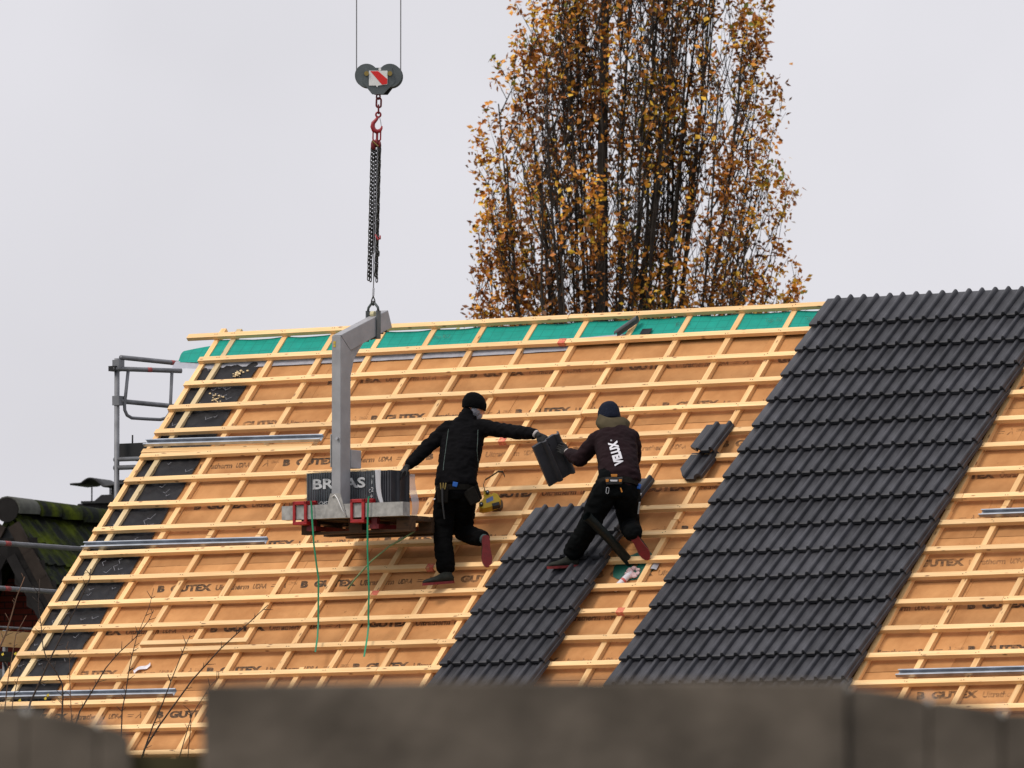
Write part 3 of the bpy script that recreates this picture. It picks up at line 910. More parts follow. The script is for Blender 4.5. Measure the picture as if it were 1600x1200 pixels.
for i in range(16):
    t = rnd.uniform(0, 6.28); r = rnd.uniform(0, 0.07)
    fo.ball((0.02+r*math.cos(t)*1.3, -0.16+r*math.sin(t), 0.02), (rnd.uniform(0.02, 0.04), rnd.uniform(0.016, 0.03), rnd.uniform(0.012, 0.03)), None, 8, 6)
fo.build('sealing_tape', M['foam'], o, smooth=True)
fo2 = MB()
for i in range(7): fo2.ball((0.0+rnd.uniform(-0.06, 0.06), 0.03+rnd.uniform(-0.02, 0.02), 0.02), (0.02, 0.014, 0.03), None, 8, 6)
fo2.build('sealing_tape', M['foam'], o, smooth=True)
def greycol(a, b): return (0.19+a*0.09, -0.12+b*0.17, 0.012+0.02*math.sin(a*3))
MB().grid(4, 4, greycol).build('grey_membrane_patch', M['silver'], o, smooth=True)
o = on_roof('white_tube', 6.66, -11.02*S, W_BOARD+0.03, 'white plastic tube lying below the open black pipe', 'tube', rz=math.radians(70))
MB().tube([(0, 0, 0), (0.012, 0, 0), (0.2, 0, 0), (0.215, 0, 0), (0.24, 0, 0)], [0.028, 0.029, 0.029, 0.022, 0.012], 14).build('tube_body', simple('white_tube', (0.72, 0.68, 0.72), 0.4), o, smooth=False)
MB().tube([(0.11, 0, 0), (0.135, 0, 0)], [0.0295, 0.0295], 14).build('red_print', M['redmark'], o)

# ================================================================== LIFTED PALLET, FORK FRAME AND CRANE HOOK
PA = V3((-1.923, 88.529, 4.8255+CAM_Z))        # lower front left corner of the pallet

# ---- pallet (x along the ridge, y into the roof)
pal = empty('wooden_pallet', PA, RZ, 'dark wooden pallet hanging in the fork frame above the roof', 'pallet')
for y in (0.0, 0.35, 0.70):
    MB().box((0, y, 0), (1.2, y+0.10, 0.022)).build('bottom_board', M['pallet'], pal)
    for x in (0.0, 0.5275, 1.055):
        MB().box((x, y, 0.022), (x+0.145, y+0.10, 0.100)).build('block', M['pallet'], pal)
for x in (0.0, 0.5275, 1.055):
    MB().box((x, 0, 0.100), (x+0.145, 0.80, 0.122)).build('stringer_board', M['pallet'], pal)
for y in (0.0, 0.172, 0.335, 0.50, 0.665):
    MB().box((0, y, 0.122), (1.2, y+0.135, 0.144)).build('deck_board', M['pallet'], pal)

# ---- bundle of tiles standing on end
bun = empty('tile_bundle', PA + H*0.02 + NH*0.055 + V3((0, 0, 0.1445)), RZ, 'half-wrapped bundle of upright dark roof tiles on the hanging pallet', 'tile bundle')
step = 0.0262
nt_ = 36
up_me = tile_mesh('tile', TP)
for i in range(nt_):
    ob = link('tile', up_me, bun)
    # tile length becomes z, width becomes y, thickness becomes x
    Rm = Matrix(((0, 0, 1, 0), (1, 0, 0, 0), (0, 1, 0, 0), (0, 0, 0, 1)))
    ob.matrix_local = Matrix.Translation((0.02+i*step, 0.0+rt.uniform(-0.004, 0.003), rt.uniform(0, 0.004))) @ Rm @ Matrix.Diagonal((1, 1, 0.52, 1))
BWID, BHT = nt_*step+0.01, 0.425
def film_front(a, b):
    edge = 0.955 - 0.16*b - 0.03*math.sin(b*4)
    x = -0.006 + a*(BWID*edge)
    return (x, -0.008+0.003*noise.noise(V3((x*30, b*3, 0))), b*(BHT+0.006)+0.004*noise.noise(V3((x*20, 3, 0))))
fl_ = MB().grid(44, 8, film_front).build('wrap_film', M['film'], bun, smooth=True)
def film_top(a, b):
    x = 0.0+a*0.66
    return (x, -0.008+b*0.27, BHT+0.010+0.012*abs(noise.noise(V3((x*16, b*5, 0)))))
MB().grid(30, 6, film_top).build('wrap_film', M['film_white'], bun, smooth=True)
MB().grid(2, 8, lambda a, b: (-0.008, -0.008+0.29*a, b*BHT)).build('wrap_film', M['film'], bun, smooth=True)
def flap(a, b):
    x0 = BWID*(0.955-0.16*b-0.03*math.sin(b*4))
    return (x0-0.012+0.085*a*(0.35+0.65*b), -0.012-0.02*a-0.012*math.sin(a*5+b*3), b*BHT*1.01)
MB().grid(5, 10, flap).build('loose_film_flap', M['film_white'], bun, smooth=True)
def flap2(a, b):
    return (BWID+0.012+0.02*math.sin(b*6)+0.02*a, 0.27+0.09*a*(0.5+0.5*math.sin(b*3.0)), b*BHT*0.98-0.02)
MB().grid(6, 10, flap2).build('loose_film_flap', M['film_white'], bun, smooth=True)
# print on the film
pr = MB()
def put(txt, x0, x1, z, size, off=0.0):
    v_, f_ = fit_text(txt, x0, x1, 0, size, off)
    pr.add([(v[0], -0.0125, z+v[1]) for v in v_], f_)
put('BRAAS', 0.075, 0.66, 0.275, 0.125, 0.0035)
put('DACHSTEINE', 0.085, 0.36, 0.125, 0.048)
put('DACHSYSTEME', 0.085, 0.36, 0.075, 0.044)
put('DACH', 0.50, 0.56, 0.09, 0.04)
for z, s in ((0.05, 0.018), (0.10, 0.018), (0.155, 0.02)): put('*', 0.715, 0.74, z, 0.07)
put('2', 0.725, 0.75, 0.23, 0.06); put('C', 0.70, 0.72, 0.22, 0.05); put('i', 0.728, 0.738, 0.30, 0.06); put('o', 0.735, 0.755, 0.36, 0.04)
pr.build('film_print', ink_mat('white_film_print', (0.62, 0.64, 0.66), 0.05), bun)

# ---- fork frame
frm = empty('fork_lifting_frame', PA, RZ, 'grey steel C-shaped fork lifting frame with red clamps under the crane hook', 'lifting frame')
x0, x1 = 0.415, 0.515                 # column width along the ridge
y0, y1 = -0.115, 0.046
cz0, cz1 = 0.135, 1.80
MB().box((-0.14, -0.115, 0.135), (1.205, -0.002, 0.262)).build('crossbar', M['alu_dirty'], frm)
def bevelled(ob, w=0.006):
    bv = ob.modifiers.new('b', 'BEVEL'); bv.width = w; bv.segments = 2; return ob
ang = math.radians(20)
# column with mitred head
colm = MB()
vs = [V3(p) for p in ((x0, y0, 0.263), (x1, y0, 0.263), (x1, y1, 0.263), (x0, y1, 0.263), (x0, y0, cz1), (x1, y0, cz1), (x1, y1, cz1-0.13), (x0, y1, cz1-0.13))]
colm.add(vs, [(0, 3, 2, 1), (4, 5, 6, 7), (0, 1, 5, 4), (1, 2, 6, 5), (2, 3, 7, 6), (3, 0, 4, 7)])
column = bevelled(colm.build('column', M['alu'], frm))
AL = 0.77
tA = math.tan(ang)
ah = 0.165/math.cos(ang)
arm = MB()
e0, e1 = y0+0.003, y0+AL
sh = 0.165*math.sin(ang)
vs = [V3(p) for p in ((x0+.001, y1, cz1-0.128), (x1-.001, y1, cz1-0.128), (x1-.001, e1+sh, cz1+AL*tA-ah+sh*tA), (x0+.001, e1+sh, cz1+AL*tA-ah+sh*tA),
                      (x0+.001, e0, cz1+0.003), (x1-.001, e0, cz1+0.003), (x1-.001, e1-0.01, cz1+AL*tA), (x0+.001, e1-0.01, cz1+AL*tA))]
arm.add(vs, [(0, 3, 2, 1), (4, 5, 6, 7), (0, 1, 5, 4), (1, 2, 6, 5), (2, 3, 7, 6), (3, 0, 4, 7)])
armo = bevelled(arm.build('arm', M['alu'], frm), 0.005)
gus = MB()
gp = [(y1+0.002, cz1-0.44), (y1+0.022, cz1-0.44), (y1+0.10, cz1-0.20), (y1+0.27, cz1-0.02), (y1+0.27, cz1-0.015+0.02), (y1+0.002, cz1-0.11)]
n = len(gp)
gus.add([V3((x0+0.035, a, b)) for a, b in gp]+[V3((x0+0.065, a, b)) for a, b in gp], [tuple(range(n)), tuple(range(2*n-1, n-1, -1))]+[(i, i+n, (i+1) % n+n, (i+1) % n) for i in range(n)])
gus.build('gusset', M['alu'], frm)
MB().box((x0+0.01, y1, cz1-0.45), (x1-0.01, y1+0.012, cz1-0.12)).build('gusset_rib', M['alu'], frm)
# teeth under the arm
for i in range(6):
    yy = y1+0.29+i*0.058
    zz = cz1+(yy-y0)*tA-ah
    MB().box((x0+0.02, yy, zz-0.016), (x1-0.02, yy+0.03, zz+0.004)).build('tooth', M['dark'], armo)
# collar with shackle plate
yc = 0.475
zc = cz1+(yc-y0)*tA
co_ = MB()
co_.box((x0-0.014, yc-0.03, zc-ah-0.02), (x0-0.002, yc+0.03, zc+0.05))
co_.box((x1+0.002, yc-0.03, zc-ah-0.02), (x1+0.014, yc+0.03, zc+0.05))
co_.box((x0-0.014, yc-0.03, zc-ah-0.034), (x1+0.014, yc+0.03, zc-ah-0.02))
collar_o = co_.build('arm_collar', M['block'], frm)
xm = (x0+x1)/2
sh_ = MB().tube([(x0-0.008, yc, zc+0.045), (x0-0.002, yc, zc+0.08), (x0+0.03, yc, zc+0.115), (xm, yc, zc+0.125), (x1-0.03, yc, zc+0.115), (x1+0.002, yc, zc+0.08), (x1+0.008, yc, zc+0.045)], 0.012, 8)
sh_.build('shackle', M['block'], frm, smooth=True)
MB().tube([(x0+0.03, yc, zc+0.02), (x1-0.03, yc, zc+0.02)], 0.028, 10).build('roller', simple('yellow_white_roller', (0.55, 0.50, 0.30), 0.5), frm)
# sleeve box behind the column, foot plates and bolts
bevelled(MB().box((x0-0.004, y1+0.001, 0.60), (x1+0.004, y1+0.165, 0.765)).build('sleeve_box', M['alu'], frm), 0.006)
MB().box((x0-0.010, y0-0.006, 0.60), (x0-0.002, y1, 0.90)).build('side_plate', M['alu_dirty'], frm)
for z in (0.63, 0.80, 0.89):
    MB().tube([(x0-0.010, y0+0.04, z), (x0-0.032, y0+0.04, z)], 0.016, 8).build('bolt', M['steel'], frm)
for z in (0.86,):
    MB().tube([(x1-0.03, y0, z), (x1-0.03, y0-0.02, z)], 0.014, 8).build('bolt', M['steel'], frm)
MB().prism([(x0-0.075, 0.135), (x1+0.075, 0.135), (x1+0.005, 0.36), (x0-0.005, 0.36)], y0-0.012, y0-0.003).build('foot_plate', M['alu_dirty'], frm)
for z in (cz1-0.075, cz1-0.105):
    MB().box((x0+0.02, y0-0.0035, z), (x0+0.045, y0-0.001, z+0.024)).build('sticker', M['yellowmark'], frm)
# forks (in the pallet pockets) with their red clamps
for xx in (0.10, 0.80):
    MB().box((xx, -0.06, 0.030), (xx+0.10, 0.78, 0.072)).build('fork', M['darkred'], frm)
    MB().box((xx+0.02, -0.06, 0.073), (xx+0.08, -0.01, 0.134)).build('fork_stub', M['darkred'], frm)
for xx in (-0.005, 0.635):
    cl = MB()
    cl.box((xx, -0.135, 0.10), (xx+0.026, -0.116, 0.30))
    cl.box((xx+0.125, -0.135, 0.10), (xx+0.155, -0.116, 0.30))
    cl.box((xx, -0.135, 0.268), (xx+0.155, 0.01, 0.30))
    cl.box((xx, -0.135, 0.085), (xx+0.155, -0.0, 0.115))
    clo = bevelled(cl.build('clamp', M['red'], frm), 0.004)
    MB().box((xx+0.04, 0.012, 0.268), (xx+0.155, 0.048, 0.31)).build('clamp_lug', M['red'], clo)
# loose white cord on the foot plate
MB().tube([(0.435, -0.135, 0.33), (0.47, -0.14, 0.345), (0.50, -0.142, 0.31), (0.545, -0.14, 0.22), (0.585, -0.138, 0.15)], 0.005, 6).build('cord', M['white'], frm, smooth=True)

# ---- green straps hanging from the frame
def strap(pts, label, wdt=0.0085):
    mb = MB(); rings = []
    for p in pts:
        p = V3(p)
        rings.append([p+V3((-wdt, 0, 0)), p+V3((wdt, 0, 0)), p+V3((wdt, 0.004, 0)), p+V3((-wdt, 0.004, 0))])
    mb.rings(rings)
    ob = mb.build('green_strap', M['strapgreen'], None, PA, (0, 0, RZ))
    tag(ob, label, 'strap', 'green lashing straps')
def lp(px_dx, dz, y=-0.145): return (px_dx, y, dz)
strap([lp(0.205, 0.30), lp(0.212, 0.26), lp(0.222, 0.10), lp(0.24, -0.10), lp(0.272, -0.30), lp(0.292, -0.41), lp(0.290, -0.60), lp(0.290, -0.82), lp(0.32, -0.95, -0.20), lp(0.395, -1.09, -0.34)], 'green strap hanging from the left red clamp')
strap([lp(0.85, 0.32), lp(0.842, 0.28), lp(0.836, 0.10), lp(0.834, -0.15), lp(0.845, -0.40), lp(0.852, -0.55), lp(0.845, -0.75), lp(0.848, -0.85), lp(0.88, -0.96, -0.21), lp(0.99, -1.15, -0.42)], 'green strap hanging from the right red clamp')
def thin_strap(pts, label, mat):
    ob = MB().tube(pts, 0.008, 6).build('green_strap', mat, None, PA, (0, 0, RZ), smooth=True)
    tag(ob, label, 'strap', 'green lashing straps')
thin_strap([(1.18, 0.10, 0.0), (1.02, 0.12, -0.07), (0.90, 0.12, -0.12), (0.70, 0.10, -0.26), (0.52, 0.10, -0.42), (0.45, 0.10, -0.50)], 'thin pale green cord running down left under the pallet', simple('pale_green_cord', (0.16, 0.24, 0.11), 0.7))

# ---- crane block, ropes and hook
HX = frm.matrix_basis @ V3((xm, yc, 0)) if False else PA + H*xm + NH*yc
def ez(py): return CAM_Z + (1663.3-py)/15165.5*HX.y      # height of a point above the camera's level, in metres
blk = empty('crane_hook_block', (HX.x+0.045, HX.y, 10.40), 0, 'grey two-wheeled crane hook block with red and white sign', 'crane hook')
bx, bz = 0.0, 10.62-10.40
sheave = lambda sx, y_, nm, r=0.108: MB().tube([(sx, y_-0.02, bz+0.03), (sx, y_+0.02, bz+0.03)], r, 28).build(nm, M['block'], blk)
for sx in (-0.107, 0.107):
    s1 = sheave(sx, -0.055, 'cheek_plate')
    s2 = sheave(sx+0.012, 0.055, 'cheek_plate')
    s3 = sheave(sx+0.006, 0.0, 'sheave', 0.100)
    MB().tube([(sx, -0.10, bz+0.045), (sx, 0.09, bz+0.045)], 0.022, 10).build('axle', M['brass'], blk)
MB().prism([(-0.125, bz+0.10), (0.125, bz+0.10), (0.155, bz-0.03), (0.045, bz-0.145), (-0.055, bz-0.145), (-0.14, bz-0.04)], -0.080, -0.066).build('front_plate', M['block'], blk)
MB().prism([(-0.105, bz+0.10), (0.145, bz+0.10), (0.165, bz-0.03), (0.085, bz-0.135), (-0.035, bz-0.135), (-0.12, bz-0.04)], 0.066, 0.080).build('rear_plate', M['dark'], blk)
sgn = MB().prism([(-0.085, bz-0.065), (-0.02, bz-0.065), (-0.01, bz-0.082), (0.0, bz-0.065), (0.085, bz-0.055), (0.085, bz+0.072), (-0.085, bz+0.072)], -0.088, -0.0835).build('sign', M['white'], blk)
MB().prism([(-0.072, bz+0.067), (0.0, bz+0.067), (0.083, bz-0.005), (0.083, bz-0.05), (0.035, bz-0.058)], -0.0905, -0.0885).build('red_stripe', M['signred'], sgn)
MB().tube([(0.015, -0.083, bz+0.086), (0.015, -0.065, bz+0.086)], 0.013, 10).build('eye', M['white'], blk)
ch = MB()
ch.torus((0, 0, bz-0.160), (0, 1, 0), 0.016, 0.008, stretch=0.006, sdir=(0, 0, 1))
ch.torus((0.004, 0, bz-0.215), (0, 1, 0), 0.022, 0.009, stretch=0.022, sdir=(0, 0, 1))
ch.torus((0.002, 0, bz-0.275), (1, 0, 0), 0.018, 0.009, stretch=0.02, sdir=(0, 0, 1))
ch.build('chain', M['darkred'], blk, smooth=True)
hk = MB()
hc = V3((-0.006, 0, bz-0.40))
hk.torus((0.0, 0, bz-0.325), (0, 1, 0), 0.022, 0.009)
hp = [(0.005, 0.055), (-0.012, 0.030), (-0.040, -0.002), (-0.046, -0.035), (-0.034, -0.066), (-0.008, -0.082), (0.022, -0.074), (0.036, -0.048), (0.040, -0.030)]
hk.tube([hc+V3((a, 0, b)) for a, b in hp], [0.012, 0.015, 0.019, 0.022, 0.023, 0.022, 0.017, 0.011, 0.006], 10)
hook = hk.build('hook', M['hookred'], blk, smooth=True)
MB().tube([hc+V3((0.020, 0, 0.045)), hc+V3((0.030, 0, 0.0)), hc+V3((0.034, 0, -0.035))], 0.004, 6).build('latch', M['steel'], hook)
for i, sx in enumerate((-0.20, 0.205)):
    MB().tube([(sx, 0, bz+0.035), (sx-0.01*(1-i), 0, 14.0)], 0.0055, 6).build('rope', M['wire'], blk)

# ---- chain sling below the hook
slz = 10.40 + bz - 0.50
sl = empty('chain_sling', (HX.x+0.03, HX.y, slz), 0, 'bunch of dark lifting chains hanging from the red crane hook', 'chain sling')
rg = MB()
rg.torus((-0.012, 0.0, -0.015), (0.1, 1, 0), 0.022, 0.007, stretch=0.03, sdir=(0, 0, 1))
rg.torus((0.018, 0.01, -0.015), (0.4, 1, 0), 0.020, 0.008, stretch=0.03, sdir=(0, 0, 1))
rg.build('master_link', M['hookred'], sl, smooth=True)
hd = MB()
hd.ball((-0.030, 0, -0.105), (0.024, 0.02, 0.05), None, 10, 8); hd.ball((0.0, 0.01, -0.085), (0.022, 0.02, 0.04), None, 10, 8); hd.ball((0.028, 0.0, -0.10), (0.014, 0.02, 0.035), None, 10, 8)
hd.build('chain_shortener', M['darkred'], sl, smooth=True)
MB().tube([(-0.04, -0.03, -0.07), (0.015, -0.03, -0.12)], 0.007, 6).build('pin', M['brass'], sl)
def chain_strand(xa, xb, ya, ztop, zbot, pitch=0.036):
    mb = MB(); nlk = int((ztop-zbot)/pitch)
    for i in range(nlk):
        t = i/nlk
        p = V3((xa+(xb-xa)*t+0.0015*math.sin(i*1.7), ya, ztop-(i+0.5)*pitch))
        a = math.radians(45+ (90 if i % 2 else 0))
        mb.torus(p, (math.cos(a), math.sin(a), 0), 0.0125, 0.0064, 8, 4, stretch=0.013, sdir=(0, 0, 1))
    return mb
zb = ez(441)-slz
for xa, xb, ya, zt, z2 in ((-0.043, -0.075, 0.0, -0.12, zb), (-0.028, -0.055, 0.02, -0.13, zb+0.02), (0.030, 0.0, 0.0, -0.10, zb+0.01), (0.022, -0.008, 0.02, -0.12, zb+0.05), (-0.004, -0.030, 0.03, -0.12, zb+0.28)):
    chain_strand(xa, xb, ya, zt, z2).build('chain_strand', M['chain'], sl, smooth=True)
h2 = MB(); zc2 = ez(370)-slz
h2.tube([(-0.012, -0.02, zc2+0.03), (0.012, -0.022, zc2-0.018), (0.032, -0.022, zc2-0.010), (0.034, -0.02, zc2+0.02)], [0.006, 0.010, 0.010, 0.006], 8)
h2.build('small_hook', M['hookred'], sl, smooth=True)
h3 = MB(); zc3 = ez(395)-slz
h3.torus((0.010, -0.015, zc3), (0, 1, 0), 0.013, 0.007, stretch=0.012, sdir=(0, 0, 1))
h3.build('coupling', M['chain'], sl, smooth=True)
wz0, wz1 = ez(437)-slz, ez(462)-slz
wx = HX.x-(HX.x+0.03)
MB().tube([(wx+0.008, 0, wz0+1.1), (wx+0.004, 0, wz0), (wx, 0, wz1)], 0.0055, 6).build('wire_rope', M['wire'], sl)
MB().tube([(wx+0.003, 0, ez(449)-slz), (wx, 0, ez(461)-slz)], 0.011, 8).build('ferrule', M['steel'], sl)
th = MB()
zt = ez(462)-slz
th.tube([(wx, 0, zt), (wx-0.014, 0, zt-0.035), (wx-0.017, 0, zt-0.06), (wx, 0, zt-0.078), (wx+0.017, 0, zt-0.06), (wx+0.014, 0, zt-0.035), (wx, 0, zt)], 0.0065, 6)
th.build('thimble', M['chain'], sl, smooth=True)
shk = PA.z + zc + 0.125 - slz
lk = MB(); lk.torus((wx, 0, (zt-0.078+shk)/2+0.004), (1, 0.3, 0), 0.015, 0.007, stretch=max(0.004, (zt-0.078-shk)/2), sdir=(0, 0, 1))
lk.build('link', M['chain'], sl, smooth=True)
# ================================================================== THE TWO WORKERS
def ring_at(c, wd, dd, hw, hd, n=16, p=0.85):
    out = []
    for k in range(n):
        t = 2*math.pi*k/n
        ct, st = math.cos(t), math.sin(t)
        x = math.copysign(abs(ct)**p, ct); y = math.copysign(abs(st)**p, st)
        out.append(V3(c) + wd*(x*hw) + dd*(y*hd))
    return out
def capsule(mb, pts, rs, seg=12):
    """tapered limb with rounded ends"""
    pts = [V3(p) for p in pts]
    a, b = (pts[0]-pts[1]).normalized(), (pts[-1]-pts[-2]).normalized()
    P = [pts[0]+a*rs[0]*0.75, pts[0]+a*rs[0]*0.4] + pts + [pts[-1]+b*rs[-1]*0.4, pts[-1]+b*rs[-1]*0.75]
    R = [rs[0]*0.35, rs[0]*0.85] + list(rs) + [rs[-1]*0.85, rs[-1]*0.35]
    mb.tube(P, R, seg)
def remeshed(mb, voxel, smooth=4, fac=0.5):
    me = mb.mesh('tmp', [])
    ob = bpy.data.objects.new('tmp', me); COL.objects.link(ob)
    r = ob.modifiers.new('r', 'REMESH'); r.mode = 'VOXEL'; r.voxel_size = voxel; r.use_smooth_shade = True
    s = ob.modifiers.new('s', 'SMOOTH'); s.iterations = smooth; s.factor = fac
    dg = bpy.context.evaluated_depsgraph_get()
    out = bpy.data.meshes.new_from_object(ob.evaluated_get(dg))
    bpy.data.objects.remove(ob); bpy.data.meshes.remove(me)
    return out
def frame(fwd, up):
    f = V3(fwd).normalized(); u = V3(up); u = (u-f*u.dot(f)).normalized(); r = f.cross(u)
    return f, r, u                           # forward, right, up
class Figure:
    def __init__(s, name, base, label):
        s.root = empty(name, base, 0, label, 'person')
        s.mb = MB(); s.segs = []
    def limb(s, pts, rs, tagm):
        capsule(s.mb, pts, rs)
        for i in range(len(pts)-1): s.segs.append((V3(pts[i]), V3(pts[i+1]), rs[i], rs[i+1], tagm))
    def loft(s, rows, wdirs, tagm):
        rings = []
        for i, (c, hw, hd) in enumerate(rows):
            t = (V3(rows[min(i+1, len(rows)-1)][0])-V3(rows[max(i-1, 0)][0])).normalized()
            wd = V3(wdirs[i] if isinstance(wdirs, list) else wdirs); wd = (wd-t*wd.dot(t)).normalized()
            dd = t.cross(wd)
            rings.append(ring_at(c, wd, dd, hw, hd))
        s.mb.rings(rings)
        for i in range(len(rows)-1):
            s.segs.append((V3(rows[i][0]), V3(rows[i+1][0]), max(rows[i][1]*0.8, rows[i][2]), max(rows[i+1][1]*0.8, rows[i+1][2]), tagm))
    def finish(s, mats, folds=0.007):
        me = remeshed(s.mb, 0.0125, 5)
        co = np.empty(len(me.vertices)*3); me.vertices.foreach_get('co', co); co = co.reshape(-1, 3)
        no = np.empty(len(me.vertices)*3); me.vertex_normals.foreach_get('vector', no); no = no.reshape(-1, 3)
        def nearest(pts):
            best = np.full(len(pts), 1e9); idx = np.zeros(len(pts), int)
            for a, b, ra, rb_, tg in s.segs:
                a_, b_ = np.array(a), np.array(b); d = b_-a_
                t = np.clip(((pts-a_)@d)/(d@d+1e-9), 0, 1)
                dist = np.linalg.norm(pts-(a_+t[:, None]*d), axis=1)-(ra+(rb_-ra)*t)
                m = dist < best; best[m] = dist[m]; idx[m] = tg
            return idx
        vi = nearest(co)
        for i in range(len(co)):
            if vi[i] == 2: continue
            p = co[i]
            q = V3((p[0]*9, p[1]*9, p[2]*15))
            f = noise.noise(q)*0.65 + noise.noise(q*2.3)*0.35
            f = (1-abs(f)*2.2)                # ridged: cloth folds
            co[i] += no[i]*folds*f
        me.vertices.foreach_set('co', co.reshape(-1)); 
        for m in mats: me.materials.append(m)
        pc = np.empty(len(me.polygons)*3); me.polygons.foreach_get('center', pc)
        me.polygons.foreach_set('material_index', nearest(pc.reshape(-1, 3)).tolist())
        me.polygons.foreach_set('use_smooth', [True]*len(me.polygons))
        me.update(); me.name = 'body'
        s.body = link('body', me, s.root)
        dg = bpy.context.evaluated_depsgraph_get()
        s.bvh = BVHTree.FromPolygons([tuple(v.co) for v in me.vertices], [tuple(p.vertices) for p in me.polygons])
    def hit(s, x, z, off=0.004):
        """point on the side of the figure towards -y"""
        r = s.bvh.ray_cast(V3((x, -3, z)), V3((0, 1, 0)))
        return (r[0]+V3((0, -off, 0))) if r[0] else None

def make_hand(fig, wrist, knuck, palm_n, curl, side, mat, thumb_out=0.6, cuff=None):
    """five-fingered gloved hand. palm_n: direction the palm faces; side +1/-1: which side the thumb is on"""
    w, k = V3(wrist), V3(knuck)
    f = (k-w).normalized(); n = V3(palm_n); n = (n-f*n.dot(f)).normalized(); sd = f.cross(n)*side
    L = 0.095
    mb = MB()
    capsule(mb, [w-f*0.02, w+f*0.03], [0.029, 0.032])
    pal = []
    for t, hw, hd in ((0.0, 0.026, 0.019), (0.03, 0.036, 0.019), (0.07, 0.043, 0.016), (0.098, 0.041, 0.013)):
        pal.append(ring_at(w+f*t, sd, n, hw, hd, 12))
    mb.rings(pal)
    for q, ln in enumerate((0.073, 0.082, 0.077, 0.060)):
        off = 0.031-q*0.0205
        p = w+f*(0.092-0.004*abs(q-1.2))+sd*off
        a = 0.0; pts = [p-f*0.012, p]
        for j, frac in enumerate((0.42, 0.32, 0.26)):
            a += curl*(1.0+0.10*q)*(0.8 if j == 0 else 1.0)
            p = p+(f*math.cos(a)+n*math.sin(a))*ln*frac
            pts.append(p)
        capsule(mb, pts, [0.0098, 0.0098, 0.0094, 0.0088, 0.0078], 8)
    p = w+f*0.028+sd*0.028
    pts = [p]
    d = (f*0.75+sd*thumb_out+n*0.25).normalized(); p = p+d*0.040; pts.append(p)
    d = (f*0.8+sd*0.18+n*0.55).normalized(); p = p+d*0.032; pts.append(p)
    d = (f*0.8-sd*0.05+n*0.7).normalized(); p = p+d*0.025; pts.append(p)
    capsule(mb, pts, [0.014, 0.0118, 0.0105, 0.0085], 8)
    me = remeshed(mb, 0.0048, 2, 0.4)
    me.materials.append(mat)
    me.polygons.foreach_set('use_smooth', [True]*len(me.polygons))
    me.name = 'glove'
    g_ = link('glove', me, fig.root)
    if cuff:
        MB().tube([w-f*0.028, w-f*0.006], [0.037, 0.035], 14).build('cuff', cuff, g_, smooth=True)
    return g_

def make_shoe(fig, ankle, heel, toe, sole_n, mat):
    """shoe from heel to toe; sole_n points out of the sole"""
    a, h, t = V3(ankle), V3(heel), V3(toe)
    f = (t-h).normalized(); dn = V3(sole_n); dn = (dn-f*dn.dot(f)).normalized(); up = -dn; r = f.cross(up)
    L = 0.285; o = h-f*0.02
    mb = MB(); rings = []
    for x, hw, hz in ((0.0, 0.024, 0.055), (0.012, 0.034, 0.085), (0.05, 0.037, 0.098), (0.10, 0.037, 0.090), (0.15, 0.043, 0.066), (0.20, 0.047, 0.052), (0.245, 0.041, 0.043), (0.272, 0.028, 0.034), (0.285, 0.012, 0.022)):
        c = o+f*x
        ring = []
        for k in range(14):
            q = 2*math.pi*k/14
            cs, sn = math.cos(q), math.sin(q)
            z = (sn*0.5+0.5)*hz
            wd = hw*(abs(cs)**0.7)*math.copysign(1, cs)*(1.0 if sn < 0 else (1-0.45*sn))
            ring.append(c+r*wd+up*(0.016+z))
        rings.append(ring)
    mb.rings(rings)
    sh = mb.build('shoe', mat, fig.root, smooth=True)
    sb = MB(); out = []
    for x, hw in ((-0.004, 0.018), (0.010, 0.032), (0.05, 0.037), (0.10, 0.034), (0.15, 0.040), (0.20, 0.048), (0.245, 0.043), (0.275, 0.029), (0.290, 0.010)):
        out.append((x, hw))
    n_ = len(out)
    loop = [(x, -w_) for x, w_ in out]+[(x, w_) for x, w_ in reversed(out)]
    vs = [o+f*x+r*y for x, y in loop]+[o+f*x+r*y+up*0.024 for x, y in loop]
    m_ = len(loop)
    sb.add(vs, [tuple(range(m_)), tuple(range(2*m_-1, m_-1, -1))]+[(i, i+m_, (i+1) % m_+m_, (i+1) % m_) for i in range(m_)])
    so = sb.build('sole', M['sole'], sh)
    # laces
    lc = MB()
    for x in (0.095, 0.120, 0.145):
        zz = 0.016+0.098-(x-0.05)*0.40
        lc.tube([o+f*x-r*0.022+up*(zz-0.012), o+f*x+up*(zz+0.002), o+f*x+r*0.022+up*(zz-0.012)], 0.004, 5)
    lc.build('laces', M['olive'], sh)
    return sh

def make_hat(fig, c, fwd, up, mat, r=(0.098, 0.112, 0.120), low=-0.02):
    """knitted beanie with a turned-up band"""
    f, rt_, u = frame(fwd, up)
    mb = MB(); c = V3(c); rings = []
    prof = [(low-0.012, 0.98), (low-0.006, 1.025), (low+0.03, 1.045), (low+0.05, 1.035), (0.05, 0.985), (0.082, 0.86), (0.108, 0.66), (0.124, 0.38), (0.130, 0.10)]
    for z, k in prof:
        rings.append([c+u*z-f*max(0, z)*0.12+(rt_*math.cos(2*math.pi*q/24)*r[0]+f*math.sin(2*math.pi*q/24)*r[1])*k for q in range(24)])
    mb.rings(rings)
    return mb.build('beanie', mat, fig.root, smooth=True)

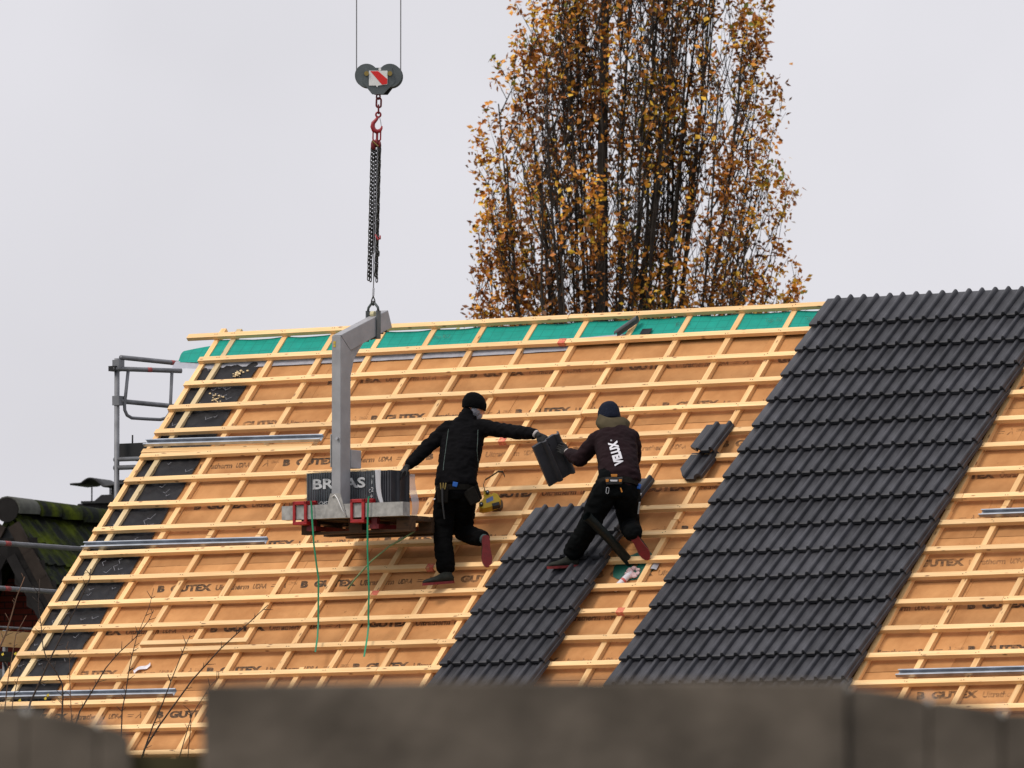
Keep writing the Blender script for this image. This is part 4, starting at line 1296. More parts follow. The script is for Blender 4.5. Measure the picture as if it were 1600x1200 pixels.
def make_head(fig, c, fwd, up):
    """skull, jaw, nose and ears joined into the body"""
    f, rt_, u = frame(fwd, up); c = V3(c)
    R3 = Matrix((rt_, f, u)).transposed()
    fig.mb.ball(c, (0.076, 0.096, 0.112), R3, 16, 12)
    fig.mb.ball(c+f*0.028-u*0.062, (0.055, 0.062, 0.055), R3, 14, 10)      # jaw
    fig.mb.ball(c+f*0.100-u*0.022, (0.015, 0.022, 0.026), R3, 10, 8)        # nose
    fig.mb.ball(c+f*0.088-u*0.066, (0.026, 0.014, 0.012), R3, 10, 8)        # lips
    for s_ in (-1, 1): fig.mb.ball(c+rt_*0.078*s_-u*0.012, (0.012, 0.022, 0.034), R3, 10, 8)
    fig.segs.append((c+u*0.05, c-u*0.06+f*0.02, 0.095, 0.08, 2))
    return f, rt_, u

def eyes(fig, c, f, r, u):
    for s_ in (-1, 1):
        MB().ball(V3(c)+f*0.088+r*0.030*s_+u*0.004, (0.011, 0.011, 0.011), None, 10, 8).build('eye', M['blackplastic'], fig.root, smooth=True)

def belt_ring(fig, c, wd, hw, hd, hgt, mat, tilt=(0, 0, 1)):
    mb = MB(); t = V3(tilt).normalized(); w_ = V3(wd); w_ = (w_-t*w_.dot(t)).normalized(); d_ = t.cross(w_)
    rings = []
    for z, k in ((-hgt/2, 1.0), (hgt/2, 1.0), (hgt/2, 0.93), (-hgt/2, 0.93)):
        rings.append([V3(c)+t*z+w_*math.cos(2*math.pi*q/28)*hw*k+d_*math.sin(2*math.pi*q/28)*hd*k for q in range(28)])
    vs = [p for ring in rings for p in ring]
    fs = []
    for i in range(4):
        for q in range(28): fs.append((i*28+q, i*28+(q+1) % 28, ((i+1) % 4)*28+(q+1) % 28, ((i+1) % 4)*28+q))
    mb.add(vs, fs)
    return mb.build('tool_belt', mat, fig.root, smooth=False)
def pouch(fig, c, size, rot, mat, name='pouch'):
    mb = MB(); sx, sy, sz = size
    Mx = Matrix.Translation(V3(c)) @ Matrix.Rotation(rot, 4, 'Y')
    mb.add([Mx @ V3(p) for p in ((-sx, -sy, sz), (sx, -sy, sz), (sx, sy, sz), (-sx, sy, sz), (-sx*0.85, -sy*0.9, -sz), (sx*0.85, -sy*0.9, -sz), (sx*0.85, sy, -sz), (-sx*0.85, sy, -sz))],
           [(0, 1, 2, 3), (7, 6, 5, 4), (4, 5, 1, 0), (5, 6, 2, 1), (6, 7, 3, 2), (7, 4, 0, 3)])
    ob = mb.build(name, mat, fig.root)
    bv = ob.modifiers.new('b', 'BEVEL'); bv.width = min(size)*0.35; bv.segments = 2
    return ob

# ---------------------------------------------------------------- left worker: both arms stretched out, one foot lifted behind
w1 = Figure('person', (-0.599, 88.08, 6.075), 'worker in black jacket and black beanie, arms stretched, left hand on the tile bundle')
w1.loft([((0.092, 0.125, 0.785), 0.192, 0.140), ((0.093, 0.130, 0.82), 0.190, 0.140), ((0.095, 0.145, 0.885), 0.178, 0.128), ((0.118, 0.215, 1.03), 0.180, 0.125), ((0.142, 0.290, 1.165), 0.188, 0.125),
         ((0.160, 0.345, 1.270), 0.182, 0.112), ((0.168, 0.372, 1.335), 0.150, 0.095), ((0.178, 0.392, 1.385), 0.090, 0.075), ((0.195, 0.408, 1.430), 0.068, 0.066), ((0.208, 0.418, 1.462), 0.066, 0.066)], V3((1, 0, 0.0)), 0)
w1.loft([((0.086, 0.13, 0.66), 0.13, 0.12), ((0.086, 0.125, 0.74), 0.172, 0.135), ((0.088, 0.125, 0.83), 0.165, 0.125)], V3((1, 0, 0)), 1)
w1.limb([(0.032, 0.355, 1.318), (-0.070, 0.320, 1.240), (-0.166, 0.28, 1.154)], [0.078, 0.066, 0.058], 0)
w1.limb([(-0.166, 0.28, 1.154), (-0.250, 0.21, 1.064), (-0.333, 0.14, 0.976)], [0.060, 0.056, 0.043], 0)
w1.limb([(0.305, 0.345, 1.325), (0.435, 0.27, 1.308), (0.564, 0.16, 1.282)], [0.080, 0.068, 0.060], 0)
w1.limb([(0.564, 0.16, 1.282), (0.680, 0.03, 1.262), (0.803, -0.12, 1.240)], [0.062, 0.058, 0.044], 0)
w1.limb([(0.012, 0.125, 0.70), (-0.018, 0.15, 0.54), (-0.030, 0.150, 0.37)], [0.112, 0.098, 0.082], 1)
w1.limb([(-0.030, 0.150, 0.37), (-0.020, 0.08, 0.20), (-0.002, 0.02, 0.03)], [0.082, 0.082, 0.080], 1)
w1.limb([(0.165, 0.125, 0.695), (0.160, 0.235, 0.535), (0.152, 0.36, 0.375)], [0.108, 0.096, 0.082], 1)
w1.limb([(0.152, 0.36, 0.375), (0.240, 0.20, 0.330), (0.325, 0.05, 0.300)], [0.080, 0.078, 0.070], 1)
w1.limb([(0.205, 0.415, 1.42), (0.240, 0.435, 1.50)], [0.055, 0.056], 2)
hc1 = V3((0.252, 0.440, 1.515))
hf1, hr1, hu1 = make_head(w1, hc1, (0.86, 0.45, -0.16), (0.12, 0.05, 1))
w1.finish([M['jacket'], M['trousers'], M['skin']], 0.012)
make_hat(w1, hc1+hu1*0.012, hf1, hu1, M['knit'], (0.097, 0.113, 0.12), -0.012)
eyes(w1, hc1, hf1, hr1, hu1)
bd = MB()
R3 = Matrix((hr1, hf1, hu1)).transposed()
bd.ball(hc1+hf1*0.020-hu1*0.070, (0.068, 0.066, 0.058), R3, 14, 10); bd.ball(hc1-hf1*0.010-hu1*0.035+hr1*0.055, (0.032, 0.05, 0.055), R3, 12, 8)
bd.ball(hc1-hf1*0.055-hu1*0.040, (0.055, 0.045, 0.05), R3, 12, 8)
bd.build('beard_and_hair', M['greyhair'], w1.root, smooth=True)
cl1 = MB(); rings = []
for z, k in ((0.0, 1.0), (0.05, 0.93), (0.052, 0.86), (0.0, 0.88)):
    rings.append([V3((0.190, 0.405, 1.405))+V3((0.25, 0.12, 1)).normalized()*z+V3((math.cos(2*math.pi*q/20)*0.088*k, math.sin(2*math.pi*q/20)*0.080*k, -math.cos(2*math.pi*q/20)*0.02)) for q in range(20)])
cl1.rings(rings); cl1.build('collar', M['jacket'], w1.root, smooth=True)
make_hand(w1, (-0.350, 0.125, 0.955), (-0.403, 0.09, 0.905), (0.15, 0.1, -1), 0.30, 1, M['glove'])
make_hand(w1, (0.830, -0.155, 1.228), (0.895, -0.20, 1.185), (0.05, 0.9, -0.35), 0.42, -1, M['glove'], cuff=M['cuff'])
make_shoe(w1, (0, 0, 0), (0.050, -0.015, -0.115), (-0.174, -0.06, -0.135), (0.08, 0.05, -1), M['shoe'])
make_shoe(w1, (0.349, 0.02, 0.275), (0.362, -0.035, 0.300), (0.376, -0.045, 0.05), (0.12, -1, 0.05), M['shoe'])
MB().tube([(0.325, 0.05, 0.300), (0.352, -0.005, 0.285)], [0.052, 0.046], 12).build('sock', M['sock'], w1.root, smooth=True)
# seams of pale piping down the back
for pts in (((0.020, 1.31), (0.008, 1.22), (-0.006, 1.10), (-0.022, 0.98), (-0.028, 0.90)), ((0.288, 1.30), (0.286, 1.20), (0.280, 1.10), (0.290, 0.99), (0.292, 0.90), (0.288, 0.83))):
    fine = []
    for a, b in zip(pts[:-1], pts[1:]):
        for q in range(5):
            h_ = w1.hit(a[0]+(b[0]-a[0])*q/5, a[1]+(b[1]-a[1])*q/5, 0.001)
            if h_ is not None: fine.append(h_)
    if len(fine) > 2: MB().tube(fine, 0.0035, 5).build('piping', M['piping'], w1.root)
belt_ring(w1, (0.088, 0.125, 0.765), (1, 0, 0), 0.188, 0.150, 0.05, M['leather'])
pouch(w1, (-0.030, 0.005, 0.69), (0.055, 0.03, 0.075), 0.0, M['leather'], 'tool_pouch')
pouch(w1, (0.235, 0.03, 0.68), (0.060, 0.03, 0.075), -0.5, M['leather'], 'tool_pouch')
pouch(w1, (0.275, 0.10, 0.715), (0.04, 0.045, 0.07), -0.35, M['leather'], 'tool_pouch')
tl = MB()
for dx in (-0.014, 0.004, 0.02): tl.tube([(-0.032+dx, -0.028, 0.74), (-0.03+dx*1.5, -0.03, 0.80)], 0.006, 6)
tl.build('nails_and_bits', M['brass'], w1.root)
pouch(w1, (0.082, -0.028, 0.785), (0.024, 0.012, 0.022), 0.2, M['blue'], 'blue_clip')
MB().tube([(-0.035, -0.03, 0.75), (-0.032, -0.035, 0.62), (-0.015, -0.035, 0.47)], [0.012, 0.009, 0.007], 8).build('hammer_handle', M['blackplastic'], w1.root)
MB().tube([(-0.105, 0.09, 0.655), (-0.108, 0.085, 0.66)], 0.010, 8).build('rivet', M['steel'], w1.root)

# ---------------------------------------------------------------- right worker: kneeling on one knee, seen from behind
w2 = Figure('person', (0.542, 87.40, 6.179), 'worker in dark hoodie with white back print, kneeling and taking a tile')
w2.loft([((0.424, -0.275, 0.655), 0.190, 0.145), ((0.424, -0.270, 0.69), 0.190, 0.145), ((0.418, -0.225, 0.77), 0.178, 0.130), ((0.408, -0.130, 0.87), 0.176, 0.128), ((0.399, -0.040, 0.960), 0.184, 0.130),
         ((0.392, 0.030, 1.045), 0.186, 0.120), ((0.386, 0.070, 1.100), 0.160, 0.100), ((0.378, 0.105, 1.145), 0.100, 0.080), ((0.368, 0.135, 1.185), 0.070, 0.068)], V3((1, 0, -0.03)), 0)
w2.loft([((0.384, -0.315, 0.49), 0.14, 0.13), ((0.392, -0.30, 0.58), 0.180, 0.145), ((0.405, -0.28, 0.68), 0.172, 0.135)], V3((1, 0, 0)), 1)
w2.limb([(0.246, 0.055, 1.066), (0.155, 0.06, 0.970), (0.076, 0.08, 0.874)], [0.080, 0.070, 0.062], 0)
w2.limb([(0.076, 0.08, 0.874), (0.020, 0.185, 0.905), (-0.022, 0.30, 0.942)], [0.064, 0.060, 0.045], 0)
w2.limb([(0.525, 0.04, 1.075), (0.555, 0.13, 0.98), (0.558, 0.22, 0.893)], [0.080, 0.070, 0.060], 0)
w2.limb([(0.558, 0.22, 0.893), (0.525, 0.33, 0.82), (0.491, 0.44, 0.744)], [0.060, 0.056, 0.045], 0)
w2.limb([(0.300, -0.30, 0.56), (0.225, -0.275, 0.42), (0.160, -0.235, 0.270)], [0.120, 0.105, 0.090], 1)
w2.limb([(0.160, -0.235, 0.270), (0.080, -0.11, 0.145), (0.008, -0.005, 0.035)], [0.090, 0.088, 0.086], 1)
w2.limb([(0.472, -0.30, 0.55), (0.495, -0.16, 0.41), (0.514, -0.02, 0.275)], [0.118, 0.102, 0.086], 1)
w2.limb([(0.514, -0.02, 0.275), (0.530, -0.19, 0.230), (0.548, -0.345, 0.185)], [0.086, 0.084, 0.078], 1)
w2.limb([(0.365, 0.135, 1.16), (0.345, 0.175, 1.24)], [0.055, 0.056], 2)
hc2 = V3((0.335, 0.195, 1.270))
hf2, hr2, hu2 = make_head(w2, hc2, (-0.35, 0.85, -0.42), (-0.10, 0.35, 1))
w2.finish([M['hoodie'], M['trousers2'], M['skin']], 0.012)
make_hat(w2, hc2+hu2*0.005, hf2, hu2, M['knitblue'], (0.098, 0.114, 0.12), -0.055)
eyes(w2, hc2, hf2, hr2, hu2)
# hood lying round the neck
hd_ = MB()
def hood_fn(a, b):
    th = 2*math.pi*a
    back = max(0, -math.sin(th))
    r = 0.104+0.034*math.sin(b*math.pi*0.9)+0.03*back*(1-b)
    z = 1.150+0.105*b+0.012*math.sin(th*3+b*4)
    sag = 0.075*back*(1-b)
    return V3((0.388-0.026*b+r*1.12*math.cos(th)-0.012*math.sin(b*5), 0.120+0.045*b+r*math.sin(th)*1.05, z+0.002-sag-0.018*math.cos(th)))
hd_.grid(36, 8, hood_fn)
def hood_in(a, b):
    p = hood_fn(a, 1.0); c = V3((0.352, 0.165, p.z))
    q = p.lerp(c, 0.45*b); q.z = p.z-0.05*b
    return q
hd_.grid(36, 3, hood_in)
hd_.build('hood', M['olive'], w2.root, smooth=True)
make_hand(w2, (-0.042, 0.345, 0.957), (-0.073, 0.42, 0.975), (-0.85, -0.25, 0.3), 0.35, 1, M['glove'], cuff=M['cuff'])
make_hand(w2, (0.486, 0.46, 0.735), (0.469, 0.53, 0.705), (0.0, 0.5, -0.9), 0.3, -1, M['glove'])
make_shoe(w2, (0, 0, 0), (0.040, 0.015, -0.105), (-0.19, -0.02, -0.120), (0.05, 0.10, -1), M['shoe'])
make_shoe(w2, (0.555, -0.38, 0.153), (0.540, -0.395, 0.165), (0.670, -0.345, -0.035), (-0.15, -1, -0.25), M['shoe'])
# name printed up the back, letters lying on their left side
tv, tf = fit_text('VELUX', 0.0, 0.232, 0.0, 0.108, 0.0062)
me_ = MB()
axis = V3((-0.262, 0, 0.965)).normalized(); upv = V3((-axis.z, 0, axis.x))
org = V3((0.424, 0, 0.795))+upv*-0.036
smp = []
for a in range(13):
    for c in range(7):
        p = org+axis*(0.25*a/12)+upv*(0.085*c/6)
        h_ = w2.hit(p.x, p.z, 0.0)
        if h_ is not None: smp.append(h_)
A = np.array([[1, p.x, p.z, p.x*p.x, p.x*p.z, p.z*p.z] for p in smp]); yv = np.array([p.y for p in smp])
cf = np.linalg.lstsq(A, yv, rcond=None)[0]
ymin = min(0.0, float((yv-A@cf).min()))-0.002
ok_v = []
for x, y, z in tv:
    p = org+axis*x+upv*y
    ok_v.append(V3((p.x, float(np.array([1, p.x, p.z, p.x*p.x, p.x*p.z, p.z*p.z])@cf)+ymin, p.z)))
me_.add(ok_v, tf)
pdot = org+axis*0.245+upv*0.045
h_ = w2.hit(pdot.x, pdot.z, 0.004)
if h_ is not None: me_.tube([h_, h_+V3((0, -0.002, 0))], 0.0085, 10)
me_.build('back_print', M['print'], w2.root)
belt_ring(w2, (0.405, -0.285, 0.625), (1, 0, 0), 0.198, 0.165, 0.055, M['leather'], (0, 0.25, 1))
bp_ = pouch(w2, (0.375, -0.455, 0.645), (0.082, 0.02, 0.032), -0.05, M['blackplastic'], 'back_pad')
for dx in (-0.062, 0.055): pouch(w2, (0.375+dx, -0.478, 0.648), (0.014, 0.006, 0.012), 0, M['orange'], 'orange_tag')
pouch(w2, (0.372, -0.478, 0.647), (0.035, 0.005, 0.008), 0, M['print'], 'pale_label')
pouch(w2, (0.375, -0.45, 0.695), (0.03, 0.008, 0.012), 0, M['orange'], 'orange_tag')
MB().torus((0.315, -0.470, 0.560), (0, 1, 0), 0.012, 0.003, stretch=0.016, sdir=(0.1, 0, 1)).build('carabiner', M['steel'], w2.root, smooth=True)
MB().tube([(0.432, -0.462, 0.585), (0.445, -0.462, 0.545)], 0.006, 6).build('pencil', M['orange'], w2.root)
pouch(w2, (0.575, -0.27, 0.545), (0.045, 0.05, 0.085), -0.1, M['leather'], 'tool_pouch')
pouch(w2, (0.598, -0.315, 0.605), (0.020, 0.02, 0.024), 0.2, M['blue'], 'blue_tape')
pouch(w2, (0.612, -0.30, 0.535), (0.011, 0.011, 0.012), 0.2, M['steel'], 'hammer_head')
MB().tube([(0.610, -0.30, 0.53), (0.604, -0.30, 0.46), (0.592, -0.28, 0.36)], [0.008, 0.009, 0.008], 8).build('hammer_handle', M['steel'], w2.root)

# ---------------------------------------------------------------- the tile passed from hand to hand
Wv = V3((0.216, 0.080, 0.137)).normalized(); Lv = V3((-0.158, -0.180, 0.344)); Lv = (Lv-Wv*Lv.dot(Wv)).normalized(); Nv = Wv.cross(Lv)
o = link('held_tile', tile_mesh('held_tile', TP))
pos = V3((0.345, 87.985, 6.835))
o.matrix_world = Matrix(((Wv.x, Lv.x, Nv.x, pos.x), (Wv.y, Lv.y, Nv.y, pos.y), (Wv.z, Lv.z, Nv.z, pos.z), (0, 0, 0, 1)))
tag(o, 'dark roof tile held in the air between the two workers', 'roof tile')

# ================================================================== SCAFFOLD ALONG THE LEFT GABLE
so_ = RO + H*(-1.0)
scf = empty('scaffold', (so_.x, so_.y, 0), RZ, 'grey tubular scaffold with guard rails behind the left gable', 'scaffold')
def tubep(name, pts, r=0.024, mat='scaffold', par=None, seg=10):
    return MB().tube(pts, r, seg).build(name, M[mat], par or scf, smooth=True)
tubep('post', [(0, 0.22, 0), (0, 0.22, 8.42)], 0.026)
tubep('post', [(0, -1.56, 0), (0, -1.56, 5.72)], 0.026)
tubep('post', [(0, 2.75, 0), (0, 2.75, 8.42)], 0.026)
tubep('post', [(0, -4.05, 0), (0, -4.05, 6.7)], 0.026)
for z in (8.43, 8.005):
    rl = tubep('guard_rail', [(0.03, 0.24, z), (0.03, 2.85, z)], 0.0235)
    if z > 8.2: tubep('red_band', [(0.03, 1.06, z), (0.03, 1.12, z)], 0.0245, 'redband', rl)
for z in (6.545, 6.115):
    rl = tubep('guard_rail', [(0.03, -4.3, z), (0.03, 0.35, z)], 0.0235)
    tubep('red_band', [(0.03, -1.62, z), (0.03, -1.53, z)], 0.0245, 'redband', rl)
for z, y in ((8.36, 0.25), (8.01, 0.25), (6.55, 0.25), (6.12, 0.25), (5.62, -1.53)):
    MB().box((-0.035, y-0.06, z-0.045), (0.045, y+0.03, z+0.045)).build('coupler', M['scaffold'], scf)
# swung end gate: a tube frame with rounded corners
gd = V3((0.30, 0.50, 0)).normalized()
def gp_(s_, z): return V3((0.02, 0.22, 0))+gd*s_+V3((0, 0, z))
gate = tubep('end_gate', [gp_(-0.06, 8.318), gp_(0.66, 8.318)], 0.0235)
tubep('red_band', [gp_(0.30, 8.318), gp_(0.345, 8.318)], 0.0245, 'redband', gate)
lo = []
for s_, z in ((0.10, 8.31), (0.075, 8.08), (0.062, 7.97), (0.065, 7.92), (0.09, 7.87), (0.14, 7.845), (0.30, 7.84), (0.44, 7.838), (0.50, 7.855), (0.535, 7.90), (0.545, 7.98), (0.56, 8.31)):
    lo.append(gp_(s_, z))
tubep('gate_loop', lo, 0.0165, 'scaffold', gate)
MB().box((-0.06, 0.16, 8.295), (0.02, 0.26, 8.345)).build('coupler', M['dark'], scf)
# platform with bracket below
MB().box((-0.10, 0.32, 7.45), (0.75, 2.8, 7.60)).build('platform_stack', M['dark'], scf)
tubep('ledger', [(-0.03, 0.22, 7.44), (0.9, 0.30, 7.44)], 0.022)
tubep('ledger', [(-0.03, 0.22, 7.36), (0.9, 0.30, 7.36)], 0.024)
tubep('bracket_brace', [(0.05, 0.25, 7.02), (0.13, 0.27, 7.10), (0.20, 0.30, 7.20), (0.22, 0.32, 7.34)], 0.018, 'dark')
tubep('spigot', [(0.10, 0.34, 7.55), (0.10, 0.34, 7.68)], 0.008, 'dark')
MB().box((-0.02, 0.14, 6.93), (0.16, 0.30, 6.97)).build('bracket_plate', M['dark'], scf)
# lower platform with its toe board
MB().box((-0.02, -4.0, 5.42), (0.70, 0.6, 5.47)).build('deck', M['dark'], scf)
pk = MB().box((0, 0, 0), (4.6, 0.035, 0.15)).build('toe_board', M['counter'], scf, (0.06, -4.0, 5.56), (0, 0, math.pi/2))
tubep('guard_rail', [(0.10, -4.0, 5.74), (0.10, 0.5, 5.74)], 0.011)
MB().box((-0.8, -2.4, 4.9), (-0.74, 0.8, 5.40)).build('tarpaulin', simple('grey_tarpaulin', (0.17, 0.18, 0.19), 0.7, var=0.4, scale=6), scf)

# ================================================================== NEIGHBOUR'S HOUSE ON THE LEFT
RD = V3((0.363, 0.932, 0)).normalized()            # its ridge, going away
GD = V3((RD.y, -RD.x, 0))                          # across, to the right and nearer
nh0 = V3((-6.14, 118.0, 0))
nb = bpy.data.objects.new('neighbour_house', None); COL.objects.link(nb)
nb.matrix_world = Matrix(((GD.x, RD.x, 0, nh0.x), (GD.y, RD.y, 0, nh0.y), (0, 0, 1, 0), (0, 0, 0, 1)))
tag(nb, 'dark house with mossy tiled roof and slate gable at the left edge', 'house')
NRZ = 8.40                                         # ridge height
pit = math.radians(60)
sx_, sz_ = math.cos(pit), math.sin(pit)
# roof shell: both slopes, closed
rsh = MB()
rl_ = 5.2
for sgn_ in (1, -1):
    a = [V3((0, 0.02, NRZ-0.10)), V3((0, 9.0, NRZ-0.10)), V3((sgn_*rl_*sx_, 9.0, NRZ-0.10-rl_*sz_)), V3((sgn_*rl_*sx_, 0.02, NRZ-0.10-rl_*sz_))]
    b = [p+V3((0, 0, -0.12)) for p in a]
    rsh.add(a+b, [(0, 1, 2, 3), (7, 6, 5, 4), (0, 4, 5, 1), (1, 5, 6, 2), (2, 6, 7, 3), (3, 7, 4, 0)])
rsh.build('roof_shell', M['moss'], nb)
# mossy tiles, right slope, in courses
tp2 = [(0.0, 0.012), (0.03, 0.030), (0.065, 0.034), (0.10, 0.018), (0.14, 0.004), (0.20, 0.0), (0.25, 0.006), (0.278, 0.014)]
def n_tile():
    n = len(tp2); vs = []
    for y, z in ((0, 0.055), (0.37, 0.0)):
        vs += [(x, y, zz+z) for x, zz in tp2]
    vs += [(x, 0.0, zz-0.008) for x, zz in tp2]
    f = []
    for i in range(n-1): f += [(i, i+1, n+i+1, n+i), (2*n+i, 2*n+i+1, i+1, i)]
    f.append((0, n, 2*n)); f.append((n-1, 3*n-1, 2*n-1))
    return MB().add(vs, f).mesh('roof_tile', M['moss'])
ntm = n_tile()
for r_ in range(10):
    for c_ in range(15):
        d = 0.16+0.305*(r_+1)
        # tile local: x along ridge, y up the slope, z out
        X, Y, Z = V3((0, 1, 0)), V3((-sx_, 0, sz_)), V3((sz_, 0, sx_))
        p = V3((d*sx_, 0.04+c_*0.272, NRZ-0.10-d*sz_))+Z*0.03
        ob = link('roof_tile', ntm, nb)
        j = rt.uniform(-0.012, 0.012)
        ob.matrix_local = Matrix(((X.x, Y.x, Z.x, p.x), (X.y, Y.y, Z.y, p.y), (X.z, Y.z, Z.z, p.z), (0, 0, 0, 1))) @ Matrix.Rotation(j, 4, 'Z') @ Matrix.Rotation(rt.uniform(-0.02, 0.02), 4, 'X')
# ridge tiles
rgm = MB(); rings = []
def rr(y, k): return [V3((math.cos(t)*0.165*k, y, math.sin(t)*0.15*k-0.04)) for t in [math.radians(-20+220*q/10) for q in range(11)]]
A_, B_ = rr(0, 1.08), rr(0.70, 0.95)
C_, D_ = rr(0, 0.92), rr(0.70, 0.80)
vs = A_+B_+C_+D_
f = []
for i in range(10): f += [(i, i+1, 11+i+1, 11+i), (22+i+1, 22+i, 33+i, 33+i+1), (i+1, i, 22+i, 22+i+1)]
rgme = MB().add(vs, f).mesh('ridge_tile', M['moss'], True)
rg0 = MB().add(vs, f).mesh('ridge_tile', simple('grey_ridge_tile', (0.060, 0.062, 0.052), 0.8, var=0.4, scale=6), True)
for i in range(12):
    link('ridge_tile', rg0 if i == 0 else rgme, nb, (0, -0.02+i*0.655, NRZ-0.015), (0.03, rt.uniform(-0.04, 0.04), 0))
MB().tube([(0, -0.03, NRZ-0.065), (0, -0.015, NRZ-0.065)], 0.15, 18).build('ridge_end', M['slate'], nb)
# slates along the gable: verge slates and hung slates
def slate(w_, h_): return MB().add([(0, 0, 0), (w_, 0, 0), (w_, 0, -h_*0.72), (w_*0.5, -0.012, -h_), (0, 0, -h_*0.72), (0, 0.008, 0), (w_, 0.008, 0)], [(0, 4, 3, 2, 1), (0, 1, 6, 5)]).mesh('slate', M['slate'])
slm = slate(0.40, 0.40)
for r_ in range(12):
    z = NRZ-0.14-r_*0.27
    half_w = (NRZ-0.10-z)/math.tan(pit)
    inner = max(0.0, (NRZ+0.18-z)/math.tan(pit)-0.40) if r_ > 0 else 0.0
    for sgn_ in (1, -1):
        x = inner
        while x < half_w-0.05:
            ob = link('slate', slm, nb, (sgn_*x if sgn_ > 0 else -x-0.38, -0.004-0.004*(r_ % 2), z), (0.03, rt.uniform(-0.03, 0.03), 0))
            x += 0.37
vg = MB()
for sgn_ in (1, -1):
    for i in range(13):
        d0 = 0.14+i*0.38
        X, Y = V3((sgn_*sx_, 0, -sz_)), V3((sgn_*sz_, 0, sx_))
        p = V3((0, -0.03, NRZ-0.13))+X*d0
        q = [p-Y*0.06, p-Y*0.06+X*0.39, p+Y*0.09+X*0.39, p+Y*0.09]
        bb = MB().add([a for a in q]+[a+V3((0, 0.05, 0)) for a in q], [(0, 1, 2, 3), (7, 6, 5, 4), (0, 4, 5, 1), (1, 5, 6, 2), (2, 6, 7, 3), (3, 7, 4, 0)])
        bb.build('verge_slate', simple('brown_verge', (0.036, 0.028, 0.024), 0.9, spec=0.1, var=0.4, scale=5) if (sgn_, i) == (1, 0) else bpy.data.materials.get('brown_verge') or M['slate'], nb)
for sgn_ in (1, -1):
    X, Y = V3((sgn_*sx_, 0, -sz_)), V3((sgn_*sz_, 0, sx_))
    p = V3((0, -0.035, NRZ-0.66))
    q = [p, p+X*4.2, p+Y*0.13+X*4.2, p+Y*0.13]
    MB().add(q+[a+V3((0, 0.025, 0)) for a in q], [(0, 1, 2, 3), (7, 6, 5, 4), (0, 4, 5, 1), (1, 5, 6, 2), (2, 6, 7, 3), (3, 7, 4, 0)]).build('inner_verge_board', M['slate'], nb)
zb_ = NRZ-0.86
hw_ = lambda z: (NRZ-0.30-z)/math.tan(pit)
ze_ = NRZ-0.3-(rl_-0.5)*sz_
MB().prism([(-hw_(ze_)+0.1, 0.0), (hw_(ze_)-0.1, 0.0), (hw_(ze_)-0.1, ze_), (hw_(zb_), zb_), (-hw_(zb_), zb_), (-hw_(ze_)+0.1, ze_)], 0.75, 8.6).build('brick_wall', M['brick'], nb)
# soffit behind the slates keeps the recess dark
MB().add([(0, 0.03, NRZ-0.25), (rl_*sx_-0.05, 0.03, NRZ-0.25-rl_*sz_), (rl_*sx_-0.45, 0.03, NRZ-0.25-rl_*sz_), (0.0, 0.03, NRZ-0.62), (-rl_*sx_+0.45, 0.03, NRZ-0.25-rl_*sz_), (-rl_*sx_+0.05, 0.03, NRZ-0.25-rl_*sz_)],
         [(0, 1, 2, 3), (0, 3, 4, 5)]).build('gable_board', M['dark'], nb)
MB().add([(0, 0.77, NRZ-0.3), (hw_(zb_), 0.77, zb_), (-hw_(zb_), 0.77, zb_)], [(0, 1, 2)]).build('gable_shade_panel', M['dark'], nb)  # dark sheet added for the shade in the top of the recess
# chimney with cowl, beyond the ridge
chx, chy = -0.36, 3.9
ch_ = MB().box((chx-0.30, chy-0.3, NRZ-0.6), (chx+0.34, chy+0.3, NRZ+0.22)).build('chimney', M['slate'], nb)
for i in range(4):
    MB().box((chx-0.302+i*0.165, chy-0.306, NRZ-0.4), (chx-0.302+i*0.165+0.150, chy-0.301, NRZ+0.21)).build('slate', M['slate'], ch_)
MB().box((chx-0.24, chy-0.34, NRZ+0.221), (chx+0.38, chy+0.34, NRZ+0.25)).build('chimney_cap', M['dark'], ch_)
MB().prism([(chx-0.10, NRZ+0.251), (chx+0.36, NRZ+0.251), (chx+0.22, NRZ+0.33), (chx+0.0, NRZ+0.33)], chy-0.25, chy+0.25).build('flue_base', M['dark'], ch_)
MB().tube([(chx+0.11, chy, NRZ+0.331), (chx+0.11, chy, NRZ+0.47)], 0.08, 14).build('flue', M['dark'], ch_)
for dx in (-0.24, 0.01, 0.25):
    MB().tube([(chx+dx, chy, NRZ+0.25), (chx+dx, chy, NRZ+0.47)], 0.010, 6).build('cowl_stay', M['scaffold'], ch_)
cw = MB(); rows = []
def cowl(a, b):
    x = -0.42+a*0.86
    z = 0.70+0.05*max(0, 0.35-a)*1.2
    hump = 0.11*math.sin(math.pi*min(1, max(0, (a-0.17)/0.36)))
    z2 = 0.03 if a > 0.60 else 0.0
    return V3((chx+x, chy-0.28+b*0.56, NRZ+z-0.24+hump*0.8+0.015*math.sin(a*9)))
cw.grid(28, 4, cowl)
cwo = cw.build('cowl', M['dark'], ch_, smooth=True)
sd_ = cwo.modifiers.new('s', 'SOLIDIFY'); sd_.thickness = 0.022
MB().box((chx+0.20, chy-0.2, NRZ+0.475), (chx+0.46, chy+0.2, NRZ+0.515)).build('cowl_flap', M['dark'], ch_)

